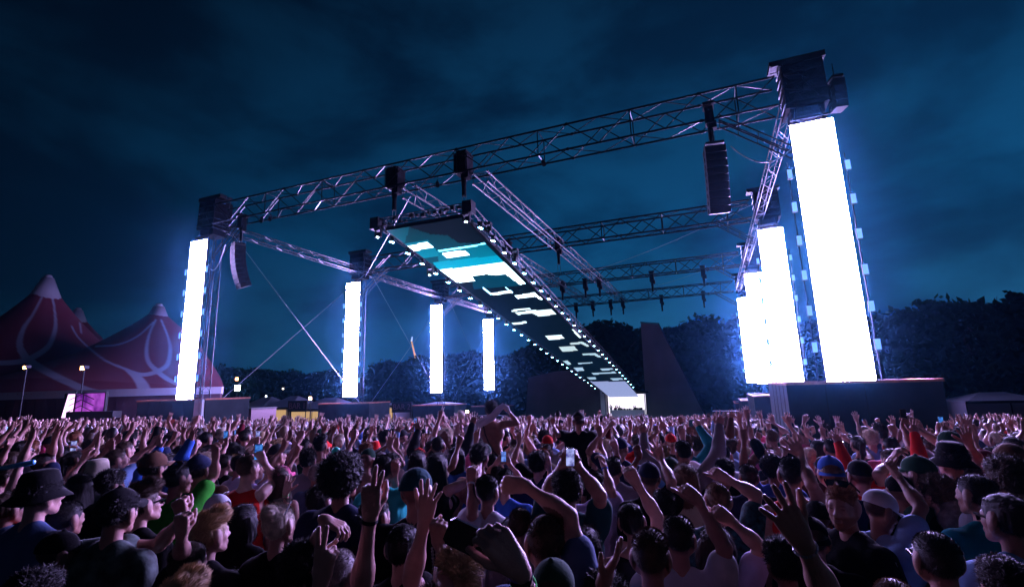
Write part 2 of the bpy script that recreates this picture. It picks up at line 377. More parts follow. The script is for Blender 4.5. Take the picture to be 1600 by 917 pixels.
# ------------------------------------------------------------------ sloping overhead screen
RX0, RX1, RY0, RY1 = -15.35, -10.6, 20.8, 79.0
def ramp_z(y): return 8.33-(y-RY0)*.1735-np.maximum(0, (y-62)/17)**2*.25
PATT = [  # (colour, outline as read off the photograph, brightest last)
 ((0, .10, .17), [(602, 361), (638, 355), (676, 379), (628, 386)]),
 ((0, .045, .08), [(630, 386), (640, 355), (672, 366), (700, 368), (716, 380), (758, 380), (806, 432), (684, 422)]),
 ((0, .16, .27), [(628, 382), (668, 375), (690, 400), (660, 404)]),
 ((.0, .12, .2), [(684, 392), (758, 380), (787, 410), (686, 422)]),
 ((0, .22, .36), [(676, 410), (778, 399), (788, 411), (686, 423)]),
 ((0, .025, .05), [(737, 432), (790, 428), (815, 446), (740, 452)]),
 ((.2, .75, 1.0), [(684, 391.5), (758, 379.5), (759, 382), (686, 394)]),
 ((1, 1, 1), [(635, 385), (668, 378), (677, 386), (645, 393)]),
 ((1, 1, 1), [(691, 396), (727, 391), (733, 398), (699, 404)]),
 ((1, 1, 1), [(686, 422), (787, 410), (802, 423), (821, 443), (813, 445), (799, 435), (790, 428), (769, 430), (760, 428), (737, 432), (742, 439), (710, 442)]),
 ((.8, .95, 1), [(663, 408), (666, 407.5), (687, 423), (684, 423.5)]),
 ((1, 1, 1), [(767, 458), (797, 454), (798, 457.5), (770, 461)]),
 ((.5, .8, 1), [(753, 449), (755, 448.6), (768, 459), (767, 461)]), ((.5, .8, 1), [(789, 449), (791, 448.6), (802, 457), (800, 458)]),
 ((1, 1, 1), [(805, 462), (835, 457), (848, 468), (844, 468), (836, 463), (810, 466.5)]),
 ((1, 1, 1), [(798, 484.5), (828, 480.5), (829, 483), (800, 487)]),
 ((1, 1, 1), [(804, 488), (829, 485), (862, 483), (869, 491), (842, 494.5), (831, 489), (810, 492)]),
 ((1, 1, 1), [(795, 504.5), (822, 502), (824, 505), (798, 507.5)]),
 ((1, 1, 1), [(852, 525), (877, 523), (882, 529), (858, 531)]),
 ((1, 1, 1), [(873, 542), (897, 540.5), (903, 547.5), (879, 549.5)]),
 ((1, 1, 1), [(890, 536), (910, 533.5), (921, 540), (918, 542), (908, 537), (893, 538.8)]),
 ((.8, .9, 1), [(910, 552.7), (930, 551.3), (940, 557.5), (935, 558.5), (928, 554.6), (911, 555)]),
 ((1, 1, 1), [(893, 515), (895, 514), (908, 527), (906, 528)]),
 ((.8, .9, 1), [(879, 564), (887, 563), (893, 569), (885, 570)]),
 ((.7, .8, 1), [(896, 574.5), (910, 573.5), (913, 579), (902, 580)]), ((.7, .8, 1), [(903, 567), (925, 565.5), (926, 567), (904, 569)]),
 ((.7, .8, 1), [(924, 582.5), (961, 580.5), (963, 583), (927, 585)]), ((.7, .8, 1), [(938, 575.5), (957, 574.5), (958, 577.6), (940, 578.4)]),
 ((.6, .7, .9), [(917, 589.6), (930, 588.5), (932, 592), (922, 593)]), ((.6, .7, .9), [(953, 591), (975, 589.6), (977, 593), (958, 594)]),
 ((.10, .12, .22), [(915, 595.8), (985, 595.8), (1012, 622), (955, 622)]),
]
def in_poly(px, py, poly):
    c = np.zeros(px.shape, bool); n = len(poly)
    for i in range(n):
        x0, y0 = poly[i]; x1, y1 = poly[(i+1) % n]
        m = ((y0 > py) != (y1 > py)); t = (x1-x0)*(py-y0)/((y1-y0) if y1 != y0 else 1e-9)+x0
        c ^= m & (px < t)
    return c
def make_overhead_screen():
    root = empty('overhead_screen', (RX0, RY0, 8.33)); tag(root, 'long sloping overhead screen showing white blocks on teal, running down to the stage', 'screen')
    nx = 58; ys = np.concatenate([np.linspace(RY0, 34, 130), np.linspace(34, 56, 120)[1:], np.linspace(56, RY1, 60)[1:]])
    xs = np.linspace(RX0+.12, RX1-.12, nx); X, Y = np.meshgrid(xs, ys); Z = ramp_z(Y); v = np.stack([X, Y, Z], -1).reshape(-1, 3)-np.array([RX0, RY0, 8.33])
    f = [(j*nx+i, (j+1)*nx+i, (j+1)*nx+i+1, j*nx+i+1) for j in range(len(ys)-1) for i in range(nx-1)]
    mb = MB(); mb.add(v, f)
    m = bpy.data.materials.new('overhead_screen_picture'); m.use_nodes = True; nt = m.node_tree; nt.nodes.clear()
    o = N(nt, 'ShaderNodeOutputMaterial'); em = N(nt, 'ShaderNodeEmission'); at = N(nt, 'ShaderNodeAttribute', attribute_name='Col'); gl = N(nt, 'ShaderNodeBsdfGlossy', i_Roughness=.35); gl.inputs[0].default_value = (.02, .02, .02, 1)
    ads = N(nt, 'ShaderNodeAddShader'); em.inputs[1].default_value = 3.0
    nt.links.new(at.outputs[0], em.inputs[0]); nt.links.new(em.outputs[0], ads.inputs[0]); nt.links.new(gl.outputs[0], ads.inputs[1]); nt.links.new(ads.outputs[0], o.inputs[0])
    ob = mb.build('screen', m, root)
    cx = (X[:-1, :-1]+X[1:, 1:])/2; cyy = (Y[:-1, :-1]+Y[1:, 1:])/2; P = np.stack([cx, cyy, ramp_z(cyy)], -1).reshape(-1, 3)
    px = to_px(P); col = np.tile(np.array([.0006, .0028, .0065]), (len(P), 1))
    for c, poly in PATT:
        k = in_poly(px[:, 0], px[:, 1], poly); c = np.array(c, float)
        if c.max() > .59: c = c*np.array([.72, .93, 1.0])*(1.5 if poly[0][1] < 470 else .55 if poly[0][1] < 530 else .28)
        elif poly[0][1] < 580: c = c*(.16+.34*np.clip((px[k, 1]-350)/70, 0, 1))[:, None]*1.5
        col[k] = c
    ca = ob.data.color_attributes.new('Col', 'FLOAT_COLOR', 'CORNER')
    arr = np.ones((len(f), 4, 4), np.float32); arr[:, :, :3] = col[:, None, :]
    ca.data.foreach_set('color', arr.ravel())
    # backing and frame
    mb = MB(); org = np.array([RX0, RY0, 8.33])
    for a, b in zip(ys[:-1:10], ys[10::10]):
        za, zb = ramp_z(a)+.02, ramp_z(b)+.02
        q = np.array([(RX0, a, za), (RX1, a, za), (RX1, b, zb), (RX0, b, zb), (RX0, a, za+.16), (RX1, a, za+.16), (RX1, b, zb+.16), (RX0, b, zb+.16)])-org
        mb.add(q, [(0, 3, 2, 1), (4, 5, 6, 7), (0, 1, 5, 4), (1, 2, 6, 5), (2, 3, 7, 6), (3, 0, 4, 7)])
    mb.build('backing', BLACKM, root)
    for sx, xe in ((-1, RX0-.22), (1, RX1+.22)):
        pa, pb = np.array([xe, RY0-.1, ramp_z(RY0)+.22]), np.array([xe, 70.0, ramp_z(70.0)+.22])
        d = pb-pa; L = np.linalg.norm(d); mb = MB(); h = .42
        for dx in (-.16, .16):
            for dz in (0, h): mb.tube(pa-org+[dx, 0, dz], pb-org+[dx, 0, dz], .024, 6)
        n = 70
        for k in range(n):
            a_, b_ = pa+d*k/n-org, pa+d*(k+1)/n-org
            for dx in (-.16, .16):
                z0, z1 = (0, h) if k % 2 else (h, 0)
                mb.tube(a_+[dx, 0, z0], b_+[dx, 0, z1], .014, 4, caps=False); mb.tube(a_+[dx, 0, 0], a_+[dx, 0, h], .014, 4, caps=False)
        mb.build('edge_truss', ALU_D, root)
    mb = MB(); y = RY0-.25; z = ramp_z(RY0)+.15
    for dy in (-.15, .15):
        for dz in (0, .42): mb.tube(np.array([RX0-.5, y+dy, z+dz])-org, np.array([RX1+.5, y+dy, z+dz])-org, .026, 6)
        for k in range(22):
            x0 = RX0-.5+k*.26; z0, z1 = (0, .42) if k % 2 else (.42, 0)
            mb.tube(np.array([x0, y+dy, z+z0])-org, np.array([x0+.26, y+dy, z+z1])-org, .014, 4, caps=False)
    rr = random.Random(4)
    for k in range(14): mb.box(np.array([RX0+.2+k*.34, y-.1, z+rr.uniform(.02, .3)])-org, (rr.uniform(.1, .25), .2, rr.uniform(.08, .2)))
    for xx in (RX0-.35, RX1+.35): mb.box(np.array([xx, y, z+.2])-org, (.5, .5, .62))
    mb.build('front_truss', BLACKM, root)
make_overhead_screen()
CYAN = emis('stage_light_lens', (.26, .72, 1.0), 60.0)
def stage_lights():
    lab = {-1: 'small cyan stage light on the tent side edge of the overhead screen', 1: 'small cyan stage light on the treeline side edge of the overhead screen'}
    proto = {}
    for sx in (-1, 1):
        xe = RX0-.33 if sx < 0 else RX1+.33
        y = 21.9; step = 1.55; k = 0
        while y < 72:
            z = float(ramp_z(y))-.02
            if sx not in proto:
                t = empty('stage_light', (xe, y, z)); tag(t, lab[sx], 'stage light', 'cyan stage lights along the overhead screen')
                mb = MB(); mb.tube((0, 0, .18), (0, 0, -.06), .10, 10, r2=.12); mb.box((0, 0, .22), (.3, .12, .1)); mb.build('lamp_body', BLACKM, t)
                mb = MB(); n = 8; rot = .6
                mb.add([(-.07, -.16, -.066), (.07, -.16, -.066), (.07, .16, -.066), (-.07, .16, -.066), (-.05, -.14, -.085), (.05, -.14, -.085), (.05, .14, -.085), (-.05, .14, -.085)], [(4, 7, 6, 5), (0, 4, 5, 1), (1, 5, 6, 2), (2, 6, 7, 3), (3, 7, 4, 0), (0, 1, 2, 3)])
                mb.build('lens', CYAN, t); proto[sx] = t
            else:
                t = copy_tree(proto[sx]); t.location = (xe, y, z)
            y += step; step *= 1.012; k += 1
    # moving heads with white lamps on the two front corners and on the edge truss
    for (px_, py_, Y, lab2) in ((591, 371, 20.5, 'moving head lamp on the far front corner of the overhead screen'), (729, 347, 20.5, 'moving head lamp on the near front corner of the overhead screen'), (672, 430, 24.5, 'moving head lamp hanging below the tent side screen edge'), (763, 362, 22.6, 'moving head lamp on the near screen edge close to the front'), (805, 402, 25.5, 'moving head lamp on the near screen edge, fourth light along')):
        P = onY(px_, py_, Y); t = empty('moving_head', P.tolist()); tag(t, lab2, 'stage lamp', 'moving head lamps')
        mb = MB(); mb.box((0, 0, .42), (.34, .3, .14)); mb.box((-.17, 0, .2), (.05, .12, .4)); mb.box((.17, 0, .2), (.05, .12, .4)); mb.build('yoke', BLACKM, t)
        mb = MB(); mb.tube((0, .08, .22), (0, -.05, 0), .13, 12, r2=.11); mb.build('head', BLACKM, t)
        if px_ < 735:
            mb = MB(); mb.tube((0, -.052, -.004), (0, -.06, -.02), .07, 10); mb.build('lens', emis('white_lens', (.6, .9, 1), 12), t)
stage_lights()

# ------------------------------------------------------------------ the far stage: walls, booth, desk, performers
WALLM = pbr('stage_wall', (.20, .18, .21), .75, bump=(2, .03), vary=(.25, .2))
def stage():
    t = empty('stage_wall', (-9.8, 79, -6.3)); tag(t, 'tall dark sloping wall on the treeline side of the far stage', 'wall')
    mb = MB(); mb.prism([(0, 0, -1.2), (9.3, 0, -1.2), (2.9, 0, 15.2), (.25, 0, 15.6)][::-1], (0, 1.6, 0)); mb.build('panel', WALLM, t)
    mb = MB()
    for a, b in (((8.95, -.06, 0), (2.95, -.06, 15.3)), ((.2, -.06, 15.7), (3.0, -.06, 15.3))): mb.tube(a, b, .09, 6)
    mb.build('edge_tube', BLACKM, t)
    t = empty('stage_wall', (-15.9, 79, -6.3)); tag(t, 'low dark wall on the tent side of the far stage', 'wall')
    mb = MB(); mb.prism([(0, 0, -1.2), (0, 0, 9.0), (-8, 0, 8.6), (-12.8, 0, 7.8), (-13.8, 0, -1.2)], (0, 1.4, 0)); mb.build('panel', WALLM, t)
    t = empty('stage_booth', (-12.9, 79, -6.3)); tag(t, 'small bright white stage booth at the end of the overhead screen', 'stage')
    mb = MB(); mb.box((0, 1.5, .05), (6.6, 4.6, 2.1)); mb.build('deck', pbr('deck_white', (.75, .75, .78), .5), t)
    mb = MB(); mb.box((0, -.82, .55), (6.9, .05, 1.1)); mb.build('deck_front', emis('deck_strip', (.85, .8, 1), 1.1), t)
    mb = MB(); mb.add([(-3.3, 3.7, 1.1), (3.1, 3.7, 1.1), (3.1, 3.7, 4.6), (-3.3, 3.7, 4.6)], [(0, 1, 2, 3)]); mb.build('back_screen', emis('booth_screen', (.9, .82, 1), 1.5), t)
    mb = MB(); mb.box((0, 3.85, 2.8), (6.8, .2, 4.2)); mb.box((0, 1.9, 4.95), (7.4, 4.4, .2)); mb.build('roof_frame', BLACKM, t)
    mb = MB(); mb.prism([(-2.95, .2, 1.1), (-2.95, .2, 4.7), (-3.6, -.6, 5.4), (-3.6, -.6, 1.1)], (-.08, 0, 0)); mb.build('side_panel', pbr('booth_side', (.6, .6, .66), .6), t)
    mb = MB(); mb.prism([(2.95, .2, 1.1), (2.95, .2, 4.7), (3.1, -.6, 4.7), (3.1, -.6, 1.1)], (.08, 0, 0)); mb.build('side_panel', pbr('booth_side', (.6, .6, .66), .6), t)
    t = empty('performance_desk', (-12.6, 79.6, -5.2)); tag(t, 'long pale desk of equipment on the far bright stage', 'desk')
    mb = MB(); mb.box((0, 0, .55), (5.0, .8, 1.1)); mb.build('desk', pbr('desk_front', (.75, .70, .8), .5), t)
    mb = MB(); mb.box((0, -.02, 1.13), (5.1, .9, .06)); mb.build('desk_top', WHITE_P, t)
    rr = random.Random(2); mb = MB()
    for k in range(15): mb.box((-2.1+k*.3, rr.uniform(-.2, .2), 1.16+.1), (rr.uniform(.15, .28), .3, rr.uniform(.12, .5)))
    mb.build('equipment', BLACKM, t)
    for k, (x, y) in enumerate(((-16.0, 78.4), (-10.1, 78.4), (-14.2, 78.35), (-11.6, 78.35))):
        t = empty('stage_monitor', (x, y, -5.2)); tag(t, ['monitor wedge at the tent side corner of the stage edge', 'monitor wedge at the treeline side corner of the stage edge', 'monitor wedge left of the middle of the stage edge', 'monitor wedge right of the middle of the stage edge'][k], 'speaker', 'monitor wedges on the stage edge')
        mb = MB(); s_ = .9 if k < 2 else .45; mb.prism([(-s_/2, 0, 0), (-s_/2, .5*s_, 0), (-s_/2, .5*s_, .6*s_), (-s_/2, .1*s_, .45*s_)], (s_, 0, 0)); mb.build('cabinet', pbr('grey_case', (.2, .2, .22), .6), t)
stage()

# ------------------------------------------------------------------ striped circus tent
def tent():
    def P(px, py, Y, s): return onY(px, py, Y)*s
    pk = [P(75, 436, 45, .75), P(122, 486, 45, .98), P(248, 481, 45, .82)]
    eave = .55
    c0 = pk[0]; root = empty('circus_tent', (float(c0[0]), float(c0[1]), -3.9)); org = np.array([c0[0], c0[1], -3.9])
    tag(root, 'big red circus tent with pale looping stripes and three pointed peaks', 'tent')
    nx, ny = 560, 420
    xs = np.linspace(c0[0]-34, -38.5, nx); ys = np.linspace(16, 66, ny); X, Y = np.meshgrid(xs, ys)
    Z = np.zeros_like(X)
    for (p, Rr, pw) in ((pk[0], 21, 2.6), (pk[1], 20, 2.3), (pk[2], 23, 2.6)):
        r = np.hypot(X-p[0], (Y-p[1])*.9); h = (p[2]-eave)*np.clip(1-r/Rr, 0, 1)**pw; Z = np.maximum(Z, h)+.15*np.minimum(Z, h)*(Z > 0)*(h > 0)*.5
    # footprint: rounded outline, roof falls to the eave at its edge
    cx, cyy = (xs[0]+xs[-1])/2, 41; ax, ay = (xs[-1]-xs[0])/2, 20
    e = ((np.abs(X-cx)/ax)**3+(np.abs(Y-cyy)/ay)**2.4)
    Z = eave+Z*np.clip((1-e)*5, 0, 1)**.6*np.clip((-1.27*Y-X)/5, 0, 1)**.5
    keep = (e < 1.0) & (X < -1.27*Y)
    v = np.stack([X, Y, Z], -1).reshape(-1, 3); idx = np.arange(nx*ny).reshape(ny, nx)
    k = keep[:-1, :-1] & keep[1:, 1:] & keep[1:, :-1] & keep[:-1, 1:]
    f = np.stack([idx[:-1, :-1][k], idx[:-1, 1:][k], idx[1:, 1:][k], idx[1:, :-1][k]], -1)
    used = np.unique(f); mp_ = -np.ones(nx*ny, int); mp_[used] = np.arange(len(used))
    v = v[used]; f = mp_[f]
    mb = MB(); mb.add(v-org, f.tolist())
    m = bpy.data.materials.new('tent_canvas'); m.use_nodes = True; nt = m.node_tree; b = nt.nodes['Principled BSDF']; b.inputs['Roughness'].default_value = .75
    at = N(nt, 'ShaderNodeAttribute', attribute_name='Col'); nt.links.new(at.outputs[0], b.inputs['Base Color'])
    ob = mb.build('canopy', m, root, smooth=True)
    px = to_px(v); col = np.tile(np.array([.16, .025, .05]), (len(v), 1))
    def stripe(pts, w):
        n = 40; pts = np.array(pts, float); t = np.linspace(0, len(pts)-1, n*(len(pts)-1)+1)
        # catmull rom
        pp = np.vstack([2*pts[0]-pts[1], pts, 2*pts[-1]-pts[-2]])
        i = np.minimum(t.astype(int), len(pts)-2); u = (t-i)[:, None]; a, b_, c, d = pp[i], pp[i+1], pp[i+2], pp[i+3]
        C = .5*((2*b_)+(-a+c)*u+(2*a-5*b_+4*c-d)*u*u+(-a+3*b_-3*c+d)*u**3)
        ww = np.interp(t, np.arange(len(pts)), w) if np.ndim(w) else np.full(len(t), w)
        bb = np.nonzero((px[:, 0] > C[:, 0].min()-12) & (px[:, 0] < C[:, 0].max()+12) & (px[:, 1] > C[:, 1].min()-12) & (px[:, 1] < C[:, 1].max()+12))[0]
        D = np.full(len(bb), 1e9); X_, Y_ = px[bb, 0], px[bb, 1]
        for q, w_ in zip(C, ww): D = np.minimum(D, np.hypot(X_-q[0], Y_-q[1])-w_)
        al = np.clip(.8-D, 0, 1)[:, None]
        col[bb] = col[bb]*(1-al)+np.array([.30, .31, .40])*al
    stripe([(69, 458), (52, 490), (36, 515), (31, 540), (44, 562), (80, 584), (130, 607), (175, 618)], [1.2, 1.5, 3, 5, 6, 5, 5, 3])
    stripe([(81, 458), (86, 490), (86, 515), (76, 540), (55, 556), (30, 565), (-10, 567), (-60, 566)], [1.2, 1.5, 3, 3.5, 4, 3.5, 3.5, 3])
    stripe([(243, 500), (234, 520), (229, 545), (232, 565), (246, 580), (262, 592), (290, 606)], [1, 1.2, 2.5, 3, 3.5, 3, 2])
    stripe([(252, 500), (262, 525), (266, 545), (262, 568), (248, 579), (222, 585), (190, 574), (160, 560), (125, 530), (112, 510)], [1, 1.2, 2.5, 3, 3, 2.5, 1.5, 1.2, 1, 1])
    stripe([(195, 576), (214, 590), (224, 605), (228, 618)], [1, 6, 9, 9])
    stripe([(125, 505), (127, 520)], [1, 1]); stripe([(240, 503), (215, 525), (185, 538), (150, 541)], [.8, .8, 1, 1])
    ca = ob.data.color_attributes.new('Col', 'FLOAT_COLOR', 'POINT'); arr = np.ones((len(v), 4), np.float32); arr[:, :3] = col; ca.data.foreach_set('color', arr.ravel())
    # peaks
    for p in pk:
        mb = MB(); q = np.array([p[0], p[1], p[2]])-org
        mb.tube(q+[0, 0, -2.9], q+[0, 0, .15], 1.75, 16, r2=.55); mb.tube(q+[0, 0, .1], q+[0, 0, .5], .5, 12, r2=.3); mb.build('peak_cap', pbr('cap_canvas', (.30, .30, .36), .7), root, smooth=True)
    # wall and valance
    n = 260; th = np.linspace(0, 2*PI, n, endpoint=False)
    def outline(th):
        c, s_ = np.cos(th), np.sin(th); r = (np.abs(c)**3+np.abs(s_)**2.4)**(-1/2.7)
        # solve properly by bisection
        lo, hi = np.zeros_like(th), np.full_like(th, 2.0)
        for _ in range(30):
            mid = (lo+hi)/2; g = (np.abs(mid*c))**3+(np.abs(mid*s_))**2.4; hi = np.where(g > 1, mid, hi); lo = np.where(g > 1, lo, mid)
        yy_ = cyy+ay*lo*s_*.992; return np.minimum(cx+ax*lo*c*.992, -1.275*yy_), yy_
    ox, oy = outline(th); fold = .25*np.sin(th*90)
    top = np.stack([ox, oy, np.full(n, eave+.02)], -1); bot = np.stack([ox+fold, oy+fold, ground_z(ox, oy)-.1], -1)
    mb = MB(); mb.add(np.vstack([top, bot])-org, [(i, (i+1) % n, n+(i+1) % n, n+i) for i in range(n)]); mb.build('side_wall', pbr('tent_wall', (.07, .02, .035), .8, vary=(.4, .4)), root)
    mb = MB(); q = np.stack([ox, oy], -1); o2 = (q-[cx, cyy])*1.006+[cx, cyy]
    a = np.column_stack([o2, np.full(n, eave+.25)]); b2 = np.column_stack([o2, np.full(n, eave-.35)])
    mb.add(np.vstack([a, b2])-org, [(i, (i+1) % n, n+(i+1) % n, n+i) for i in range(n)]); mb.build('valance', pbr('valance', (.4, .4, .48), .7), root)
tent()
def px_panel(x0, y0, x1, y1, depth_s, Y=45):
    return onY(x0, y0, Y)*depth_s, onY(x1, y1, Y)*depth_s
def magenta_screen():
    a, b = onY(101, 616, 20), onY(160, 652, 20)
    t = empty('side_screen', (float(a[0]), 20, float(b[2]))); tag(t, 'pink and purple video screen glowing in front of the circus tent', 'screen')
    w = b[0]-a[0]; h = a[2]-b[2]
    m = bpy.data.materials.new('magenta_picture'); m.use_nodes = True; nt = m.node_tree; nt.nodes.clear(); o = N(nt, 'ShaderNodeOutputMaterial'); e = N(nt, 'ShaderNodeEmission'); tc = N(nt, 'ShaderNodeTexCoord')
    n = N(nt, 'ShaderNodeTexNoise', i_Scale=1.1, i_Detail=2.0); nt.links.new(tc.outputs['Object'], n.inputs['Vector']); r = N(nt, 'ShaderNodeValToRGB'); nt.links.new(n.outputs[0], r.inputs[0])
    r.color_ramp.elements[0].position = .35; r.color_ramp.elements[0].color = (.10, .01, .2, 1); r.color_ramp.elements[1].position = .7; r.color_ramp.elements[1].color = (.55, .10, .75, 1)
    nt.links.new(r.outputs[0], e.inputs[0]); e.inputs[1].default_value = 1.0; nt.links.new(e.outputs[0], o.inputs[0])
    mb = MB(); mb.add([(w*.29, -.01, 0), (w, -.01, 0), (w, -.01, h), (w*.29, -.01, h)], [(0, 1, 2, 3)]); mb.build('picture', m, t)
    mb = MB(); mb.add([(0, -.01, 0), (w*.26, -.01, 0), (w*.29, -.01, h), (w*.1, -.01, h)], [(0, 1, 2, 3)]); mb.build('bright_strip', emis('pink_strip', (1, .55, 1), 2.2), t)
    mb = MB(); mb.box((w/2, .1, h/2), (w+.1, .15, h+.1))
    mb.tube((w*.36, -.15, 0), (w*.36, -.15, h+.2), .05, 6); mb.tube((w*.55, -.15, 0), (w*.55, -.15, h), .03, 6)
    for k in range(4): mb.tube((w*.2, -.12, h*k/4), (w*.5, -.12, h*(k+1)/4), .025, 5); mb.tube((w*.8, -.12, h*k/4), (w*.5, -.12, h*(k+1)/4), .025, 5)
    mb.box((w*.9, -.3, .2), (w*1.1, .5, .4)); mb.build('frame', BLACKM, t)
magenta_screen()

# ------------------------------------------------------------------ lamps on masts
def mast_lamp(px, py, Y, col, s, r, label, mast=True, arms=False):
    P = onY(px, py, Y); gz = float(ground_z(P[0], P[1])); t = empty('mast_lamp', (float(P[0]), float(P[1]), gz)); tag(t, label, 'lamp', 'lamps around the field')
    h = P[2]-gz; rm = .06 if Y < 40 else .09
    mb = MB(); mb.tube((0, 0, 0), (0, 0, h), rm, 6, r2=rm*.7); mb.box((0, 0, h+.05), (.5, .3, .2)); mb.build('mast', ALU_D, t)
    mb = MB(); mb.add([(-r, -.17, h-r*.8), (r, -.17, h-r*.8), (r, -.17, h+r*.8), (-r, -.17, h+r*.8)], [(0, 1, 2, 3)]); mb.box((0, -.12, h), (r*2, .06, r*1.6)); mb.build('lamp', emis('lamp_%s' % s, col, s), t)
mast_lamp(42, 574, 21, (1, .42, .12), 18, .14, 'small orange lamp on the pole nearest the photo edge, before the tent')
mast_lamp(132, 575, 21, (1, .45, .14), 18.5, .16, 'orange lamp on the thin pole beside the purple screen')
mast_lamp(275, 601, 34, (1, .4, .12), 16, .16, 'dim orange lamp beside the foot of the first light pillar on the tent side')
mast_lamp(328, 602, 36, (1, .4, .12), 17, .20, 'dim orange lamp between the tent and the green white floodlight')
mast_lamp(371, 592, 62, (1, .35, .1), 19, .28, 'small orange lamp high above the green white floodlight')
mast_lamp(372, 606, 62, (.75, 1, .7), 55, .55, 'bright green white floodlight behind the crowd')
mast_lamp(486, 622, 50, (1, .65, .35), 14, .22, 'warm lamp beside the first bar sign')
mast_lamp(417, 619, 62, (.8, .9, 1), 12, .16, 'tiny cold lamp on a thin mast above the white marquee')
mast_lamp(731, 643, 50, (1, .75, .4), 15, .18, 'small warm lamp low behind the two shoulder riders')
mast_lamp(443, 607, 90, (1, .8, .6), 9, .2, 'pinpoint lamp among the distant trees above the marquee')

# ------------------------------------------------------------------ marquees and bars
WARM = emis('warm_lit_wall', (1, .62, .28), .55)
ROOFM = pbr('marquee_roof', (.33, .35, .42), .6, vary=(.3, .15))
def marquee(x0, x1, y, zt, depth, h, label, warm=(.1, .5), peaks=2):
    gz = float(ground_z(x0, y)); t = empty('marquee', ((x0+x1)/2, y, gz)); tag(t, label, 'marquee', 'white marquees behind the crowd')
    w = x1-x0; e = zt-gz-h; mb = MB()
    for k in range(peaks):
        a, b = -w/2+w*k/peaks, -w/2+w*(k+1)/peaks; c = (a+b)/2
        mb.add([(a, 0, e), (b, 0, e), (b, depth, e), (a, depth, e), (c-.15*w/peaks, depth/2, e+h), (c+.15*w/peaks, depth/2, e+h)], [(0, 1, 5, 4), (1, 2, 5), (2, 3, 4, 5), (3, 0, 4)])
    mb.build('roof', ROOFM, t)
    mb = MB(); mb.box((0, depth/2+.1, e/2), (w-.3, depth-.4, e-.02)); mb.build('body', pbr('marquee_body', (.2, .2, .25), .7), t)
    mb = MB(); mb.add([(-w/2+w*warm[0], .02, .1), (-w/2+w*warm[1], .02, .1), (-w/2+w*warm[1], .02, e*.93), (-w/2+w*warm[0], .02, e*.93)], [(0, 1, 2, 3)]); mb.build('lit_opening', WARM, t)
    mb = MB()
    for k in range(peaks*2+1): mb.tube((-w/2+w*k/(peaks*2), -.05, 0), (-w/2+w*k/(peaks*2), -.05, e), .05, 5)
    mb.box((0, -.06, e), (w, .06, .25)); mb.build('frame', ALU_D, t)
marquee(-66, -55.5, 54, -.35, 7, 1.6, 'white marquee nearest the floodlight behind the crowd', (.35, .95), 2)
marquee(-55, -47.5, 54, -.75, 7, 1.5, 'white marquee under the first bar sign', (.0, 1.0), 1)
marquee(-45.5, -41.6, 59, -1.75, 5, .35, 'low white marquee between the second plinth and second bar sign', (.0, 1.0), 1)
marquee(-38.2, -33, 59, -1.75, 5, .35, 'low white marquee just past the second bar sign', (.0, .9), 1)
marquee(22, 28.5, 60, -1.9, 6, .8, 'pale marquee far off on the treeline side past the big plinth', (.2, .2), 1)
marquee(-72, -66.5, 52, -1.6, 5, .6, 'dark low tent right beside the white corner panel', (.2, .25), 1)
def bar_sign(txt, x0, x1, y, z0, z1, label):
    gz = float(ground_z(x0, y)); t = empty('bar_sign', ((x0+x1)/2, y, z0)); tag(t, label, 'sign', 'dark bar signs')
    w, h = x1-x0, z1-z0
    mb = MB(); mb.box((0, .05, h/2), (w, .1, h)); mb.build('board', pbr('sign_board', (.015, .014, .02), .6), t)
    mb = MB(); mb.tube((-w*.4, .2, h*.8), (-w*.4, .2, gz-z0), .06, 6); mb.tube((w*.4, .2, h*.8), (w*.4, .2, gz-z0), .06, 6); mb.build('post', BLACKM, t)
    cu = bpy.data.curves.new('t', 'FONT'); cu.body = txt; cu.size = h*.78; cu.align_x = 'CENTER'; cu.align_y = 'CENTER'; cu.extrude = .01
    to = bpy.data.objects.new('t', cu); COL.objects.link(to); bpy.context.view_layer.update()
    me = bpy.data.meshes.new_from_object(to.evaluated_get(bpy.context.evaluated_depsgraph_get())); bpy.data.objects.remove(to)
    lo = bpy.data.objects.new('lettering', me); COL.objects.link(lo); lo.parent = t; lo.rotation_euler = (PI/2, 0, 0); lo.location = (0, -.02, h/2); me.materials.append(pbr('sign_letters', (.30, .12, .14), .6))
bar_sign('BAR 1', -55.1, -51.7, 53.4, -2.45, -.95, 'dark sign board reading BAR 1')
bar_sign('BAR 2', -41.4, -38.2, 58.4, -2.95, -1.55, 'dark sign board reading BAR 2')
def boxy(name, label, cat, c, size, mat, extra=None, group=None):
    t = empty(name, c); tag(t, label, cat, group); mb = MB(); mb.box((0, 0, size[2]/2), size); mb.build('body', mat, t)
    mb = MB(); mb.box((0, 0, size[2]+.05), (size[0]+.1, size[1]+.1, .1)); mb.box((0, -size[1]/2-.02, size[2]*.45), (size[0]*.3, .04, size[2]*.8)); mb.build('lid', BLACKM, t)
def gz_(x, y): return float(ground_z(x, y))
boxy('service_cabin', 'dark service cabin between the third plinth and the riders', 'cabin', (-29, 63, gz_(-29, 63)), (6, 2.4, 2.4), DARKWRAP, group='dark cabins behind the crowd')
boxy('service_cabin', 'dark red container directly beside the white corner panel', 'cabin', (-35.2, 30, gz_(-35, 30)), (3.6, 2.4, 2.9), pbr('dark_red', (.05, .01, .02), .6), group='dark cabins behind the crowd')
boxy('service_cabin', 'small dark cabin beside the feet of the hidden rear pillars', 'cabin', (1.0, 58, gz_(1, 58)), (2.4, 2.0, 2.6), DARKWRAP, group='dark cabins behind the crowd')
